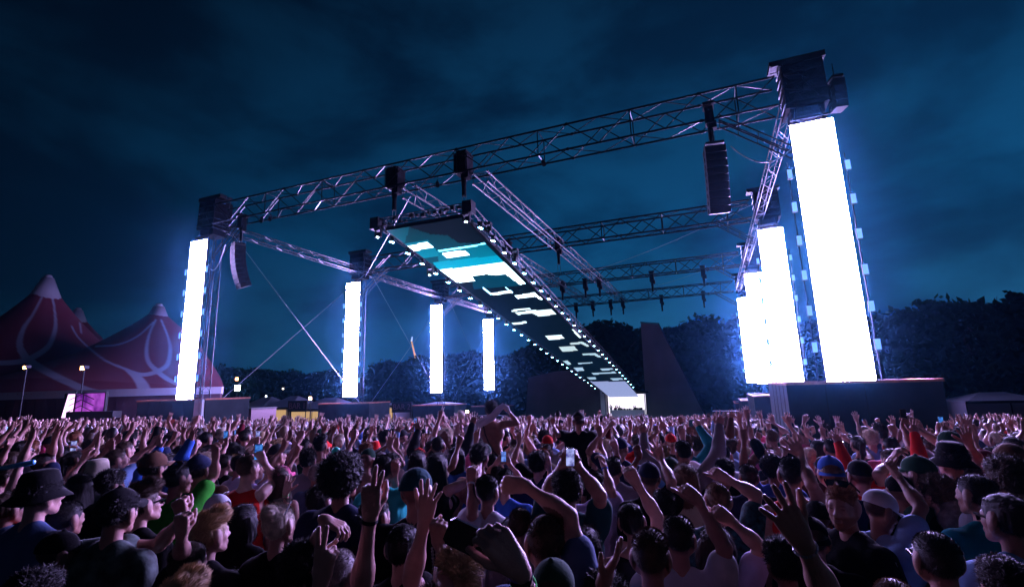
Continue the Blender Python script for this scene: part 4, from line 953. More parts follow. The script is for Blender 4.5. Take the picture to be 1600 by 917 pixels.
# ---------------------------------------------------------------- hair and hats in the frame of the head
def hair_arrays(style, vox=.005, seed=0):
    P = [ell('b', (0, -.014, .036), (.0745, .095, .081))]; ph = seed*1.3
    top = {'fade': .012, 'buzz': .004, 'quiff': .020, 'curly': .026, 'mop': .020, 'slick': .012, 'long': .012, 'bun': .010, 'pony': .010, 'bob': .018, 'afro': .045, 'spiky': .015}[style]
    side = {'fade': .003, 'buzz': .0025, 'quiff': .004, 'curly': .012, 'mop': .011, 'slick': .006, 'long': .014, 'bun': .006, 'pony': .005, 'bob': .016, 'afro': .038, 'spiky': .006}[style]
    if style == 'quiff': P += [prim('b', (0, .045, .108), (0, -.03, .112), .024, .018), prim('b', (.0, .078, .098), (.015, .05, .108), .018, .024)]
    if style == 'long': P += [flat('b', (0, -.045, .02), (0, -.075, -.15), .080, .082, .55), flat('b', (0, -.075, -.15), (0, -.085, -.30), .080, .055, .4), prim('b', (.07, -.02, -.02), (.085, -.01, -.2), .022, .016), prim('b', (-.07, -.02, -.02), (-.085, -.01, -.2), .022, .016)]
    if style == 'bob': P += [flat('b', (0, -.035, .0), (0, -.045, -.10), .088, .084, .75), prim('b', (.075, .0, 0), (.075, .01, -.09), .022, .018), prim('b', (-.075, .0, 0), (-.075, .01, -.09), .022, .018)]
    if style == 'bun': P += [ell('b', (0, -.085, .105), (.035, .035, .032))]
    if style == 'pony': P += [ell('b', (0, -.115, .055), (.022, .022, .022)), prim('b', (0, -.125, .05), (0, -.155, -.06), .026, .022), prim('b', (0, -.155, -.06), (0, -.14, -.19), .022, .008)]
    def mod(p):
        z = p[..., 2]; u = np.clip((z-.045)/.055, 0, 1); th = side+(top-side)*u*u*(3-2*u)
        if style in ('curly', 'afro'): nz = .008*wob(p, 95, ph)+.005*wob(p, 190, ph)
        elif style in ('mop', 'spiky', 'quiff'): nz = .005*wob(p*np.array([1, .5, 1], np.float32), 110, ph)+.004*wob(p, 60, ph)
        elif style in ('long', 'bob', 'pony', 'slick', 'bun'): nz = .0028*wob(p*np.array([1.4, 1.2, .3], np.float32), 140, ph)+.003*wob(p, 40, ph)
        else: nz = .0016*wob(p, 160, ph)
        return nz*(.25+.75*u if style in ('fade', 'buzz', 'quiff') else 1)-th
    def cut(p):
        x, y, z = np.abs(p[..., 0]), p[..., 1], p[..., 2]
        yl = .030+np.clip((z-.015)/.055, 0, 1)*.060+.004*wob(p, 120, ph); c1 = y-yl
        c1 = np.where(z > .075, y-.13, c1)
        zl = -.066+np.clip((y+.055)/.06, 0, 1)*.055
        if style in ('long', 'bob', 'pony'): zl = np.where(y < .012, -.5, zl)
        elif style in ('fade', 'buzz', 'quiff'): zl = zl+.012
        ear = -(np.sqrt(((y+.008)/.8)**2+(z+.010)**2)-.026) if style not in ('long', 'bob', 'afro') else np.float32(-1)
        return np.maximum(np.maximum(c1, (zl-z)*.8), ear)
    V, F = sculpt(P, vox, mod=mod, cut=cut)
    # loose strands standing off the surface
    r = np.random.default_rng(seed+5)
    n = {'fade': 1800, 'buzz': 1500, 'quiff': 2600, 'curly': 3200, 'mop': 3200, 'slick': 1500, 'long': 3800, 'bun': 1900, 'pony': 2200, 'bob': 3000, 'afro': 3600, 'spiky': 2600}[style]*2
    A, B, C = V[F[:, 0]], V[F[:, 1]], V[F[:, 2]]; nm = np.cross(B-A, C-A); nm /= np.linalg.norm(nm, axis=1)[:, None]+1e-9
    out_ = ((A-[0, -.014, .036])*nm).sum(1); ok = np.nonzero((out_ > .02))[0]
    if len(ok) == 0: return V, F
    i = r.choice(ok, n); p = (A[i]+C[i])/2; N_ = nm[i]; lng = style in ('long', 'bob', 'pony')
    fl = np.where((p[:, 2:3] > .06), np.array([[.1, .8 if style == 'quiff' else -.5, .15]]), np.array([[0, -.25, -1.]]))
    if style in ('curly', 'afro', 'mop', 'spiky'): fl = fl*.3+r.normal(size=(n, 3))*.7
    fl = fl-N_*(fl*N_).sum(1)[:, None]; d = fl+N_*{'spiky': 1.2, 'buzz': 1.6, 'fade': .9, 'long': .06, 'bob': .08, 'pony': .08, 'slick': .12, 'bun': .12}.get(style, .35)+r.normal(size=(n, 3))*(.12 if style in ('long', 'bob', 'pony', 'slick', 'bun') else .25); d /= np.linalg.norm(d, axis=1)[:, None]
    L = r.uniform(.7, 1.7, n)[:, None]*{'buzz': .006, 'fade': .010, 'long': .05, 'bob': .035, 'pony': .035, 'quiff': .020, 'slick': .018, 'bun': .018}.get(style, .020)
    if style == 'fade': L = L*np.clip((p[:, 2:3]-.0)/.09, .25, 1)
    s = np.cross(d, N_); s /= np.linalg.norm(s, axis=1)[:, None]+1e-9; w = r.uniform(.0008, .0018, n)[:, None]
    m = p+d*L*.55+N_*.001; t = p+d*L-N_*L*.12*(1 if lng else 0)
    SV = np.stack([p-s*w-N_*.001, p+s*w-N_*.001, m+s*w*.7, m-s*w*.7, t, t], 1)[:, :5]
    b0 = len(V)+np.arange(n)*5; F2 = np.concatenate([np.stack([b0, b0+1, b0+2, b0+3], -1), np.stack([b0+3, b0+2, b0+4, b0+4], -1)])
    V2 = np.concatenate([V, SV.reshape(-1, 3)]); F2 = F2[:len(b0)]       # the quads; tips as second quads below
    tipq = np.stack([b0+3, b0+2, b0+4], -1)
    return V2, F, F2, tipq
def hair_mesh(style, seed, mat):
    R = hair_arrays(style, seed=seed)
    if len(R) == 2: return mk_mesh('hair', *R, mat)
    V, F, Q, T = R
    me = bpy.data.meshes.new('hair'); tot = F.size+Q.size+T.size
    me.vertices.add(len(V)); me.vertices.foreach_set('co', np.ascontiguousarray(V, np.float32).ravel()); me.loops.add(tot)
    me.loops.foreach_set('vertex_index', np.concatenate([F.ravel(), Q.ravel(), T.ravel()]).astype(np.int32)); n = len(F)+len(Q)+len(T); me.polygons.add(n)
    st = np.concatenate([np.arange(len(F)+len(Q))*4, (len(F)+len(Q))*4+np.arange(len(T))*3]).astype(np.int32); me.polygons.foreach_set('loop_start', st)
    me.polygons.foreach_set('use_smooth', np.ones(n, bool)); me.materials.append(mat); me.update(calc_edges=True); return me
def cap_arrays(kind):
    if kind == 'cap':
        P = [ell('b', (0, -.012, .045), (.083, .103, .088)), prim('h', (0, 0, .137), None, .007)]
        V, F = sculpt(P, .005, cut=lambda p: np.maximum(.028-.12*p[..., 1]*0-p[..., 2], -(np.linalg.norm((p-np.array([0, -.012, .04], np.float32))/np.array([.076, .096, .082], np.float32), axis=-1)-1)*.08))
        n = 22; th = np.linspace(-1.25, 1.25, n); inner = np.stack([.080*np.sin(th), -.012+.100*np.cos(th), .034+0*th], -1); outer = np.stack([.088*np.sin(th), -.012+.100*np.cos(th)+.078*np.cos(th*.95)**.7, .030-.020*np.abs(np.sin(th))**2+.004+0*th], -1)
        Bv = np.concatenate([inner, outer, inner-[0, 0, .004], outer-[0, 0, .004]]); q = []
        for i in range(n-1): q += [(i, i+1, n+i+1, n+i), (2*n+i, 3*n+i, 3*n+i+1, 2*n+i+1), (n+i, n+i+1, 3*n+i+1, 3*n+i)]
        return np.concatenate([V, Bv]), np.concatenate([F, np.array(q)+len(V)])
    if kind == 'bucket':
        n = 36; th = np.linspace(0, 2*PI, n, endpoint=False); rings = [(.001, .140), (.045, .139), (.068, .130), (.078, .105), (.088, .045), (.090, .030), (.128, -.004), (.132, -.012), (.128, -.009), (.088, .022)]
        V = np.concatenate([np.stack([r*np.cos(th)*(.93), -.012+r*1.13*np.sin(th), z+.006*np.sin(3*th+1)*(r > .1)+0*th], -1) for r, z in rings]); F = [((k)*n+i, k*n+(i+1) % n, (k+1)*n+(i+1) % n, (k+1)*n+i) for k in range(len(rings)-1) for i in range(n)]
        return V.astype(np.float32), np.array(F)[:, ::-1]
    if kind == 'beanie':
        return sculpt([ell('b', (0, -.016, .040), (.082, .103, .092)), prim('b', (-.05, -.09, .01), (.05, -.09, .01), .012)], .006, cut=lambda p: .018-.18*(p[..., 1]+.012)*np.float32(-1)*-1-p[..., 2], mod=lambda p: .0015*np.sin(np.arctan2(p[..., 0], p[..., 1]+.016)*60))
    if kind == 'hood':
        return sculpt([ell('b', (0, -.020, .030), (.092, .112, .105)), prim('b', (0, -.06, -.02), (0, -.07, -.10), .075, .07)], .006, mod=lambda p: .003*wob(p, 40), cut=lambda p: np.maximum(-(np.linalg.norm((p-np.array([0, .015, .01], np.float32))/np.array([.078, .105, .088], np.float32), axis=-1)-1)*.07, p[..., 1]-.085-.02*np.cos(p[..., 2]*20)))
def shades_mesh(mat):
    mb = MB()
    for s in (-1, 1):
        mb.prism([(s*.006, .099, .012), (s*.055, .090, .014), (s*.060, .086, .0), (s*.050, .089, -.024), (s*.014, .097, -.024), (s*.007, .101, -.002)], (0, .003, 0))
        mb.box((s*.072, .040, .009), (.004, .105, .011), R=np.array(Matrix.Rotation(s*.13, 3, 'Z')))
    mb.box((0, .102, .008), (.02, .004, .006))
    v = np.vstack(mb.v); me = bpy.data.meshes.new('sunglasses'); me.from_pydata(v.tolist(), [], mb.f); me.materials.append(mat); return me

# ---------------------------------------------------------------- materials of people (colour of each comes from the object)
def obj_mat(name, rough, vary, bump=None, attr=False, spec=.4, sheen=0.):
    m = bpy.data.materials.new(name); m.use_nodes = True; nt = m.node_tree; b = nt.nodes['Principled BSDF']; b.inputs['Roughness'].default_value = rough; b.inputs['Specular IOR Level'].default_value = spec
    if sheen: b.inputs['Sheen Weight'].default_value = sheen
    oi = N(nt, 'ShaderNodeObjectInfo'); tc = N(nt, 'ShaderNodeTexCoord'); n = N(nt, 'ShaderNodeTexNoise', i_Scale=vary[0], i_Detail=4.0); nt.links.new(tc.outputs['Object'], n.inputs['Vector'])
    r = N(nt, 'ShaderNodeMapRange'); r.inputs['From Min'].default_value = .3; r.inputs['From Max'].default_value = .7; r.inputs['To Min'].default_value = 1-vary[1]; r.inputs['To Max'].default_value = 1+vary[1]; nt.links.new(n.outputs[0], r.inputs['Value'])
    s = N(nt, 'ShaderNodeVectorMath', operation='SCALE'); nt.links.new(oi.outputs['Color'], s.inputs[0]); nt.links.new(r.outputs[0], s.inputs['Scale']); src = s.outputs[0]
    if attr:
        a = N(nt, 'ShaderNodeAttribute', attribute_name='Col'); mu = N(nt, 'ShaderNodeVectorMath', operation='MULTIPLY'); nt.links.new(src, mu.inputs[0]); nt.links.new(a.outputs[0], mu.inputs[1]); src = mu.outputs[0]
    nt.links.new(src, b.inputs['Base Color'])
    if bump:
        n2 = N(nt, 'ShaderNodeTexNoise', i_Scale=bump[0], i_Detail=3.0); nt.links.new(tc.outputs['Object'], n2.inputs['Vector']); bp = N(nt, 'ShaderNodeBump', i_Strength=.6, i_Distance=bump[1]); nt.links.new(n2.outputs[0], bp.inputs['Height']); nt.links.new(bp.outputs[0], b.inputs['Normal'])
    return m
SKIN = obj_mat('skin', .52, (14, .20), (190, .003), attr=True, spec=.32)
CLOTH = obj_mat('cloth', .85, (5, .12), (60, .004), spec=.08)
CAMO = obj_mat('camouflage_cloth', .8, (14, .9), (60, .004)); FLORAL = obj_mat('floral_cloth', .8, (28, .95), (60, .004))
HAIRM = obj_mat('hair', .6, (30, .30), spec=.3)
CAPM = obj_mat('cap_cloth', .9, (8, .12), (90, .003), spec=.1); PLAST = pbr('dark_plastic', (.012, .012, .014), .18)
STUBBLE = 1
SK = {0: (.50, .27, .22), 1: (.42, .21, .165), 2: (.33, .155, .115), 3: (.17, .078, .052), 4: (.55, .32, .27)}
SK = {k: tuple(c*.82 for c in v) for k, v in SK.items()}
HC = {'black': (.006, .005, .005), 'dark': (.015, .010, .008), 'brown': (.055, .030, .017), 'light': (.13, .075, .04), 'blond': (.40, .27, .14), 'platinum': (.62, .52, .40), 'ginger': (.20, .07, .025), 'grey': (.22, .20, .19)}
CC = {'black': (.005, .005, .006), 'navy': (.012, .018, .05), 'white': (.46, .47, .52), 'grey': (.20, .20, .22), 'teal': (.01, .17, .19), 'dark teal': (.008, .05, .06), 'blue': (.03, .10, .40), 'pale blue': (.22, .36, .62), 'red': (.55, .02, .015), 'green': (.03, .26, .02),
      'lilac': (.40, .34, .52), 'pink': (.62, .10, .22), 'orange': (.60, .16, .02), 'brown': (.10, .05, .03), 'dark green': (.015, .05, .03), 'cream': (.50, .44, .34), 'charcoal': (.022, .022, .026), 'denim': (.06, .10, .20), 'maroon': (.12, .01, .02), 'turquoise': (.02, .38, .36)}
HAIRS = {}
def hair_of(style, k=0):
    key = (style, k % 2)
    if key not in HAIRS: HAIRS[key] = hair_mesh(style, (k % 2)*7+len(style), HAIRM)
    return HAIRS[key]
CAPS = {}
def cap_of(kind):
    if kind not in CAPS: CAPS[kind] = mk_mesh(kind, *cap_arrays(kind), CAPM)
    return CAPS[kind]
SHADES = shades_mesh(PLAST)
def trouser_mesh():
    P = [flat('b', (-.07, -.005, .95), (.07, -.005, .95), .118, .118, .95)]+[x for s in (-1, 1) for x in (prim('b', (s*.088, 0, .90), (s*.10, .015, .50), .088, .066), prim('b', (s*.10, .005, .50), (s*.10, -.01, .09), .064, .062))]
    V, F = sculpt(P, .022, mod=lambda p: -.006+.005*wob(p, 22), cut=lambda p: np.maximum(p[..., 2]-1.0, .06-p[..., 2])); return mk_mesh('trousers', V, F, CLOTH)
TROU = trouser_mesh()
V, F = sculpt([prim('b', (s*.10, -.05, .05), (s*.115, .15, .038), .045, .036) for s in (-1, 1)], .018, cut=lambda p: .004-p[..., 2]); SHOE = mk_mesh('trainers', V, F, CLOTH)
def add_obj(name, me, parent, col=None, mat=None):
    o = bpy.data.objects.new(name, me); COL.objects.link(o); o.parent = parent
    if mat is not None: o.matrix_local = mat
    if col is not None: o.color = (*col, 1)
    return o
STAGE = np.array([-12.8, 79.0])
def head_matrix(R):
    HM, hp, hs = R['head']; return Matrix([list(HM[k]*hs)+[float(hp[k])] for k in range(3)]+[[0, 0, 0, 1]])
def dress(root, spec, R, meshes):
    """link clothes, hair and hat under a body"""
    M = head_matrix(R)
    if 'shirt' in meshes:
        nm = {'tank': 'vest', 'hoodie': 'hoodie', 'long': 'jumper'}.get(spec.get('shirt', 'tee'), 'shirt'); o = add_obj(nm, meshes['shirt'], root, CC[spec.get('col', 'black')])
    if not spec.get('ride'):
        add_obj('trousers', TROU, root, CC[spec.get('legs', 'navy')]); add_obj('trainers', SHOE, root, (.3, .3, .32))
    hat = spec.get('hat')
    if spec.get('hair'):
        st, hc = spec['hair']; Mh = M@Matrix.Diagonal((.93, .93, .78, 1)) if hat and st not in ('long', 'bob', 'pony') else M
        if not (hat in ('beanie', 'hood')): add_obj('hair', hair_of(st, spec.get('hk', 0)), root, HC[hc], Mh)
    if hat:
        turn = Matrix.Rotation(PI if spec.get('back') else 0, 4, 'Z'); sc = 1.06 if spec.get('hair') and spec['hair'][0] in ('long', 'bob', 'curly', 'mop') else 1.02
        add_obj({'cap': 'cap', 'bucket': 'bucket_hat', 'beanie': 'beanie', 'hood': 'hood'}[hat], cap_of(hat), root, CC[spec.get('hatcol', 'black')], M@turn@Matrix.Scale(sc, 4))
    if spec.get('shades') == 'on': add_obj('sunglasses', SHADES, root, None, M)
    if spec.get('shades') == 'top': add_obj('sunglasses', SHADES, root, None, M@Matrix.Translation((0, -.045, .085))@Matrix.Rotation(.65, 4, 'X')@Matrix.Scale(1.05, 4))
def band_mesh(name, mat, r, h, parent, W_, dirn, col=None):
    mb = MB(); n = 20; th = np.arange(n)*2*PI/n; d = unit(dirn); a = unit(np.cross(d, [.3, .5, .1])); b = np.cross(d, a)
    ring = np.cos(th)[:, None]*a+np.sin(th)[:, None]*b; vs_ = [W_+ring*(r)-d*h, W_+ring*(r+.003)-d*h*.6, W_+ring*(r+.003)+d*h*.6, W_+ring*r+d*h]
    mb.add(np.vstack(vs_), [(k*n+i, k*n+(i+1) % n, (k+1)*n+(i+1) % n, (k+1)*n+i) for k in range(3) for i in range(n)])
    o = mb.build(name, mat, parent, smooth=True); 
    if col: o.color = (*col, 1)
    return o
SCR = []
for k_, (ca_, cb_) in enumerate((((.02, .06, .35), (.18, .32, .85)), ((.06, .05, .30), (.45, .50, .95)), ((.01, .05, .30), (.08, .30, .85)), ((.10, .03, .01), (1, .55, .2)))):
    m = bpy.data.materials.new('phone_picture'); m.use_nodes = True; nt = m.node_tree; nt.nodes.clear(); o = N(nt, 'ShaderNodeOutputMaterial'); e = N(nt, 'ShaderNodeEmission'); tc = N(nt, 'ShaderNodeTexCoord')
    n = N(nt, 'ShaderNodeTexNoise', i_Scale=22.0, i_Detail=2.0); nt.links.new(tc.outputs['Object'], n.inputs['Vector']); r = N(nt, 'ShaderNodeValToRGB'); nt.links.new(n.outputs[0], r.inputs[0])
    r.color_ramp.elements[0].position = .38; r.color_ramp.elements[0].color = (*ca_, 1); r.color_ramp.elements[1].position = .62; r.color_ramp.elements[1].color = (*cb_, 1); nt.links.new(r.outputs[0], e.inputs[0]); nt.links.new(e.outputs[0], o.inputs[0]); SCR.append(m)
PHN = [0]
def phone(P, up, face, label, scr=0, land=False, case=None, s=1.0, body_col=None):
    """a phone whose screen faces back along -face"""
    up = unit(up); face = unit(face-up*(face@up)); x = np.cross(face, up)
    M = Matrix([[x[k], face[k], up[k], P[k]] for k in range(3)]+[[0, 0, 0, 1]])
    t = empty('phone'); t.matrix_world = M; tag(t, label, 'phone', 'phones held up over the crowd')
    w, h = (.075*s, .155*s) if not land else (.155*s, .075*s)
    mb = MB(); a, b = w/2, h/2; c = .010
    pts = [(-a+c, 0, -b), (a-c, 0, -b), (a, 0, -b+c), (a, 0, b-c), (a-c, 0, b), (-a+c, 0, b), (-a, 0, b-c), (-a, 0, -b+c)]
    mb.prism(pts, (0, .009, 0)); mb.build('case', case or PLAST, t)
    if scr is not None:
        mb = MB(); k = .90; mb.add([(-a*k, -.0015, -b*.93), (a*k, -.0015, -b*.93), (a*k, -.0015, b*.93), (-a*k, -.0015, b*.93)], [(0, 1, 2, 3)]); mb.build('display', SCR[scr], t)
    mb = MB(); mb.box((a*.5, .011, b*.75), (.022, .004, .022)); mb.build('camera_bump', PLAST, t)
    return t

# ---------------------------------------------------------------- the people nearest the camera, one by one, where the photograph has them
# px, py, head width in pixels, label, look; R/L arms: elbow px, wrist px, fingertip px, hand, (depths)
H = []
def hero(px, py, w, label, **k): H.append((px, py, w, label, k))
hero(103, 804, 46, 'man with sharp dark fade in profile, behind the black cap with white lettering', hair=('fade', 'black'), col='navy', skin=2)
hero(88, 858, 52, 'person in black cap with small white letters and pale lilac shirt', hat='cap', hatcol='black', hair=('fade', 'black'), col='lilac', head=(0, -6, 0), skin=2, caplogo=1, yaw=-8)
hero(50, 925, 66, 'dark haired head cut off at the bottom corner below the lettered cap', hair=('mop', 'black'), col='black', skin=1)
hero(62, 765, 50, 'person in wide black bucket hat beside the man with sunglasses at the photo edge', hat='bucket', hatcol='black', hair=('mop', 'black'), col='denim', skin=0)
hero(12, 788, 42, 'brown haired person in sunglasses at the left edge of the photo', hair=('slick', 'brown'), shades='on', col='red', skin=1)
hero(222, 780, 47, 'man in black sunglasses and dark tee with swept brown hair, in profile', hair=('quiff', 'brown'), shades='on', col='black', skin=0, yaw=-6)
hero(183, 792, 54, 'person in large black cap and camouflage shirt in front of the sunglasses man', hat='cap', hatcol='black', hair=('curly', 'black'), col='dark green', camo=1, skin=1, L=((284, 845), (285, 808), (276, 770), 'fist', 2.35))
hero(118, 757, 34, 'woman with long black hair turned towards the camera', hair=('long', 'black'), fem=1, col='black', head=(100, 0, 0), skin=2)
hero(152, 734, 31, 'man in pale bucket hat seen in profile', hat='bucket', hatcol='cream', hair=('fade', 'brown'), col='grey', skin=0)
hero(94, 710, 21, 'man in dark glasses and pale blue collar holding up a lit phone', hair=('fade', 'black'), shades='on', col='pale blue', skin=1, R=((101, 737), (115, 706), (115, 690), 'grip'), ph_=('R', 1))
hero(67, 722, 27, 'man with cropped dark hair raising one bent arm over the bucket hat', hair=('fade', 'dark'), col='navy', skin=1, R=((80, 697), (87, 680), (94, 664), 'open'))
hero(14, 706, 21, 'man in glasses and peaked cap near the photo edge', hat='cap', hatcol='charcoal', hair=('fade', 'dark'), shades='on', col='grey')
hero(2, 742, 30, 'person at the photo edge throwing both bare arms up', hair=('mop', 'brown'), shirt='tank', col='black', R=((36, 710), (50, 682), (56, 656), 'open'), L=((2, 712), (14, 694), (22, 676), 'relaxed'))
hero(172, 752, 34, 'dark curly haired person between pale bucket hat and sunglasses man', hair=('curly', 'black'), col='black', skin=3)
hero(328, 826, 54, 'man with blond quiff in sharp profile', hair=('quiff', 'blond'), col='charcoal', skin=4, yaw=-4)
hero(341, 792, 34, 'person in white hood and dark sunglasses facing the camera', hat='hood', hatcol='white', shirt='hoodie', col='white', shades='on', head=(-100, 0, 0), skin=1, fade=0)
hero(277, 744, 36, 'man in bright green tee punching his fist up', hair=('fade', 'black'), shades='top', col='green', skin=2, R=((335, 741), (337, 712), (337, 698), 'fist'))
hero(387, 727, 32, 'bare backed man with red strap and one raised elbow', hair=('fade', 'brown'), shirt='tank', col='red', skin=4, R=((431, 748), (412, 720), (404, 706), 'grip'), ph_=('R', 2))
hero(380, 806, 44, 'woman with glossy black bobbed hair between the hooded person and the blonde bun', hair=('bob', 'black'), fem=1, col='black', skin=0)
hero(436, 812, 54, 'woman with pale blonde pinned hair and glasses pushed up on her head', hair=('bun', 'platinum'), shades='top', fem=1, col='black', skin=0, yaw=-6)
hero(282, 938, 84, 'big blond swept hair at the very bottom, nearest the camera', hair=('quiff', 'blond'), col='grey', skin=4)
hero(358, 912, 52, 'long dark shiny hair at the bottom beside the big blond head', hair=('long', 'dark'), fem=1, col='black', skin=0)
hero(293, 872, 56, 'dark brown glossy head above the big blond hair', hair=('slick', 'brown'), fem=1, col='black', skin=0, L=((284, 870), (284, 832), (284, 812), 'fist', 2.0))
hero(240, 726, 34, 'person in brown cap under the brim shadow left of the green tee', hat='cap', hatcol='brown', hair=('mop', 'dark'), shirt='none', skin=1)
hero(310, 730, 34, 'person in navy cap behind the raised fist of the green tee', hat='cap', hatcol='navy', hair=('mop', 'dark'), col='dark teal', skin=1)
hero(352, 720, 24, 'man with dark fade looking past the green tee', hair=('fade', 'dark'), col='black')
hero(440, 742, 31, 'person in hot pink cap before the open raised hand', hat='cap', hatcol='pink', hair=('long', 'brown'), fem=1, shirt='none', L=((446, 800), (447, 768), (459, 724), 'open', 3.9), band=('green', 'L'))
hero(501, 776, 43, 'bearded man in glasses and red vest, smiling in profile', hair=('slick', 'dark'), shades='on', beard=1, shirt='tank', col='red', skin=0, head=(-12, 8, 0))
hero(528, 886, 58, 'grey shaved head behind the raised two finger hand at the bottom', hair=('buzz', 'grey'), col='black', skin=4)
hero(455, 1010, 84, 'raised two finger hand at the bottom in front of the grey shaved head', hair=('fade', 'dark'), col='black', skin=0, R=((484, 950), (503, 900), (514, 832), 'peace', 1.5))
hero(470, 880, 50, 'black curly haired person whose arm reaches across with limp fingers', hair=('curly', 'black'), col='black', skin=0, R=((494, 850), (508, 812), (541, 828), 'relaxed', 2.2))
hero(600, 985, 74, 'arm in the middle with dark wristband making a pinched hand sign', hair=('mop', 'brown'), shirt='tank', col='black', skin=1, L=((570, 905), (579, 800), (582, 715), 'peace', 1.72), band=('black', 'L'))
hero(586, 802, 46, 'man with ear showing behind the big wristbanded forearm', hair=('fade', 'dark'), col='charcoal', skin=1)
hero(535, 741, 47, 'huge dark round haired head above a navy shirt', hair=('afro', 'black'), col='navy', skin=2)
hero(600, 729, 31, 'man in turquoise tee with raised fist', hair=('fade', 'dark'), col='turquoise', skin=1, R=((617, 775), (617, 738), (618, 718), 'fist'))
hero(652, 760, 47, 'big dark beanie seen from behind next to the spread hand', hat='beanie', hatcol='dark teal', col='black', skin=1)
hero(628, 848, 58, 'dark head with hair clip raising a wide open spread hand', hair=('slick', 'black'), fem=1, col='black', skin=0, R=((643, 905), (664, 812), (676, 738), 'open', 1.95))
hero(680, 960, 64, 'raised clenched fist just under the spread hand', hair=('mop', 'brown'), col='black', skin=1, R=((688, 905), (688, 850), (684, 818), 'fist', 1.9), beads=1)
hero(495, 737, 29, 'grey cropped head in front of the green balloon', hair=('buzz', 'grey'), col='denim', skin=1)
hero(762, 762, 37, 'man in white tee with black strap and white wrist watch', hair=('fade', 'black'), col='white', skin=1, strap=1, L=((739, 803), (735, 750), (739, 722), 'fist'), band=('white', 'L'))
hero(789, 749, 31, 'man in bright blue tee next to the white tee', hair=('fade', 'dark'), col='blue', skin=1)
hero(852, 838, 64, 'shaved head man in grey blue tee with arm bent over his head', hair=('buzz', 'brown'), col='denim', skin=0, head=(15, 4, 0), R=((889, 806), (818, 757), (796, 757), 'fist', 2.2))
hero(719, 892, 72, 'bristly blond cropped head at the bottom under the big black phone', hair=('spiky', 'blond'), col='black', skin=4)
hero(845, 1010, 108, 'person whose near hand with a digital watch grips the big black phone', hair=('mop', 'dark'), col='black', skin=0, R=((836, 970), (808, 884), (768, 834), 'grip', 1.15), band=('black', 'R'), watch=1)
hero(865, 918, 74, 'dark green cap at the bottom beside the digital watch', hat='cap', hatcol='dark green', back=1, hair=('fade', 'dark'), col='dark teal', skin=1)
hero(812, 814, 40, 'brown haired head beside the shaved head man', hair=('slick', 'brown'), fem=1, col='grey')
hero(887, 757, 42, 'person in dark teal tee holding a bright phone high with both hands', hair=('mop', 'black'), col='dark teal', skin=1, L=((856, 762), (878, 728), (887, 712), 'grip'), R=((938, 774), (902, 726), (895, 710), 'grip'), phc=((891, 714), 1))
hero(750, 709, 26, 'bare shouldered person holding up a blue lit phone', hair=('mop', 'dark'), shirt='none', skin=1)
hero(778, 741, 26, 'dark haired person filming with a blue lit phone beside the blue tee', hair=('fade', 'black'), col='black', R=((812, 747), (796, 724), (790, 712), 'grip'), L=((764, 738), (776, 722), (786, 712), 'grip'), phc=((787, 713), 0))
hero(841, 722, 26, 'person with blue wristband and clenched fist', hair=('curly', 'black'), col='navy', R=((863, 750), (857, 727), (853, 714), 'fist'), band=('blue', 'R'))
hero(1017, 860, 63, 'short haired man with sunglasses hooked over his ears, bottom centre', hair=('fade', 'brown'), shades='on', col='black', skin=2)
hero(1060, 833, 53, 'man in white tee with black strap stretching his arm far up', hair=('fade', 'dark'), col='white', skin=1, strap=1, R=((1146, 880), (1090, 780), (1062, 760), 'point', 2.45))
hero(988, 808, 46, 'smooth dark haired head in dark vest with thin raised fist', hair=('slick', 'black'), fem=1, shirt='tank', col='charcoal', skin=0, R=((1026, 806), (994, 753), (982, 734), 'fist'))
hero(1038, 784, 36, 'round dark head just behind the smooth dark haired fist raiser', hair=('mop', 'black'), col='navy')
hero(1014, 741, 33, 'dark cap seen from behind before the long brown hair', hat='cap', hatcol='navy', hair=('fade', 'dark'), col='black', R=((1049, 752), (1032, 716), (1024, 692), 'open'))
hero(1070, 742, 33, 'woman with long wavy brown hair', hair=('long', 'light'), fem=1, col='cream', skin=0)
hero(950, 930, 70, 'hand pressed flat with fingers together at the bottom', hair=('mop', 'dark'), col='black', skin=2, R=((940, 965), (944, 905), (966, 860), 'clap', 1.6))
hero(916, 850, 40, 'frizzy long dark hair beside the grey blue tee', hair=('long', 'dark'), fem=1, col='black', skin=0)
hero(931, 752, 31, 'person with blue wristband and relaxed raised hand', hair=('fade', 'dark'), col='lilac', R=((955, 766), (944, 728), (936, 706), 'relaxed'), band=('blue', 'R'))
hero(960, 728, 26, 'dark haired person raising a bent finger', hair=('slick', 'black'), col='grey', L=((972, 716), (962, 700), (956, 688), 'point'))
hero(1121, 775, 42, 'blond shaved head man in dark floral shirt pointing', hair=('buzz', 'light'), col='dark teal', floral=1, skin=0, R=((1182, 772), (1134, 747), (1106, 733), 'point'))
hero(1118, 850, 44, 'person in pale lilac top behind the bent forearm', hair=('bob', 'dark'), fem=1, col='lilac', R=((1187, 853), (1140, 812), (1114, 794), 'fist', 2.4))
hero(1340, 985, 96, 'long forearm with chain bracelet waving across, nearest on this side', hair=('fade', 'black'), shirt='tank', col='black', skin=2, L=((1298, 930), (1252, 842), (1180, 730), 'open', 1.3), band=('chain', 'L'))
hero(1237, 735, 37, 'man in bright red vest holding one arm straight up', hair=('fade', 'black'), shirt='tank', col='red', skin=1, R=((1268, 757), (1250, 710), (1233, 676), 'open'))
hero(1318, 782, 46, 'bearded man in black striped tee turned round towards the camera', hair=('fade', 'ginger'), beard=1, shades='top', col='black', skin=0, yaw=115, head=(25, 0, 0), stripes=1, fade=.4)
hero(1374, 790, 44, 'person in white peaked cap and bright blue tee with raised fist', hat='cap', hatcol='white', hair=('fade', 'dark'), col='pale blue', skin=2, yaw=-75, head=(0, -22, 0), R=((1440, 790), (1401, 741), (1387, 724), 'fist', 3.1))
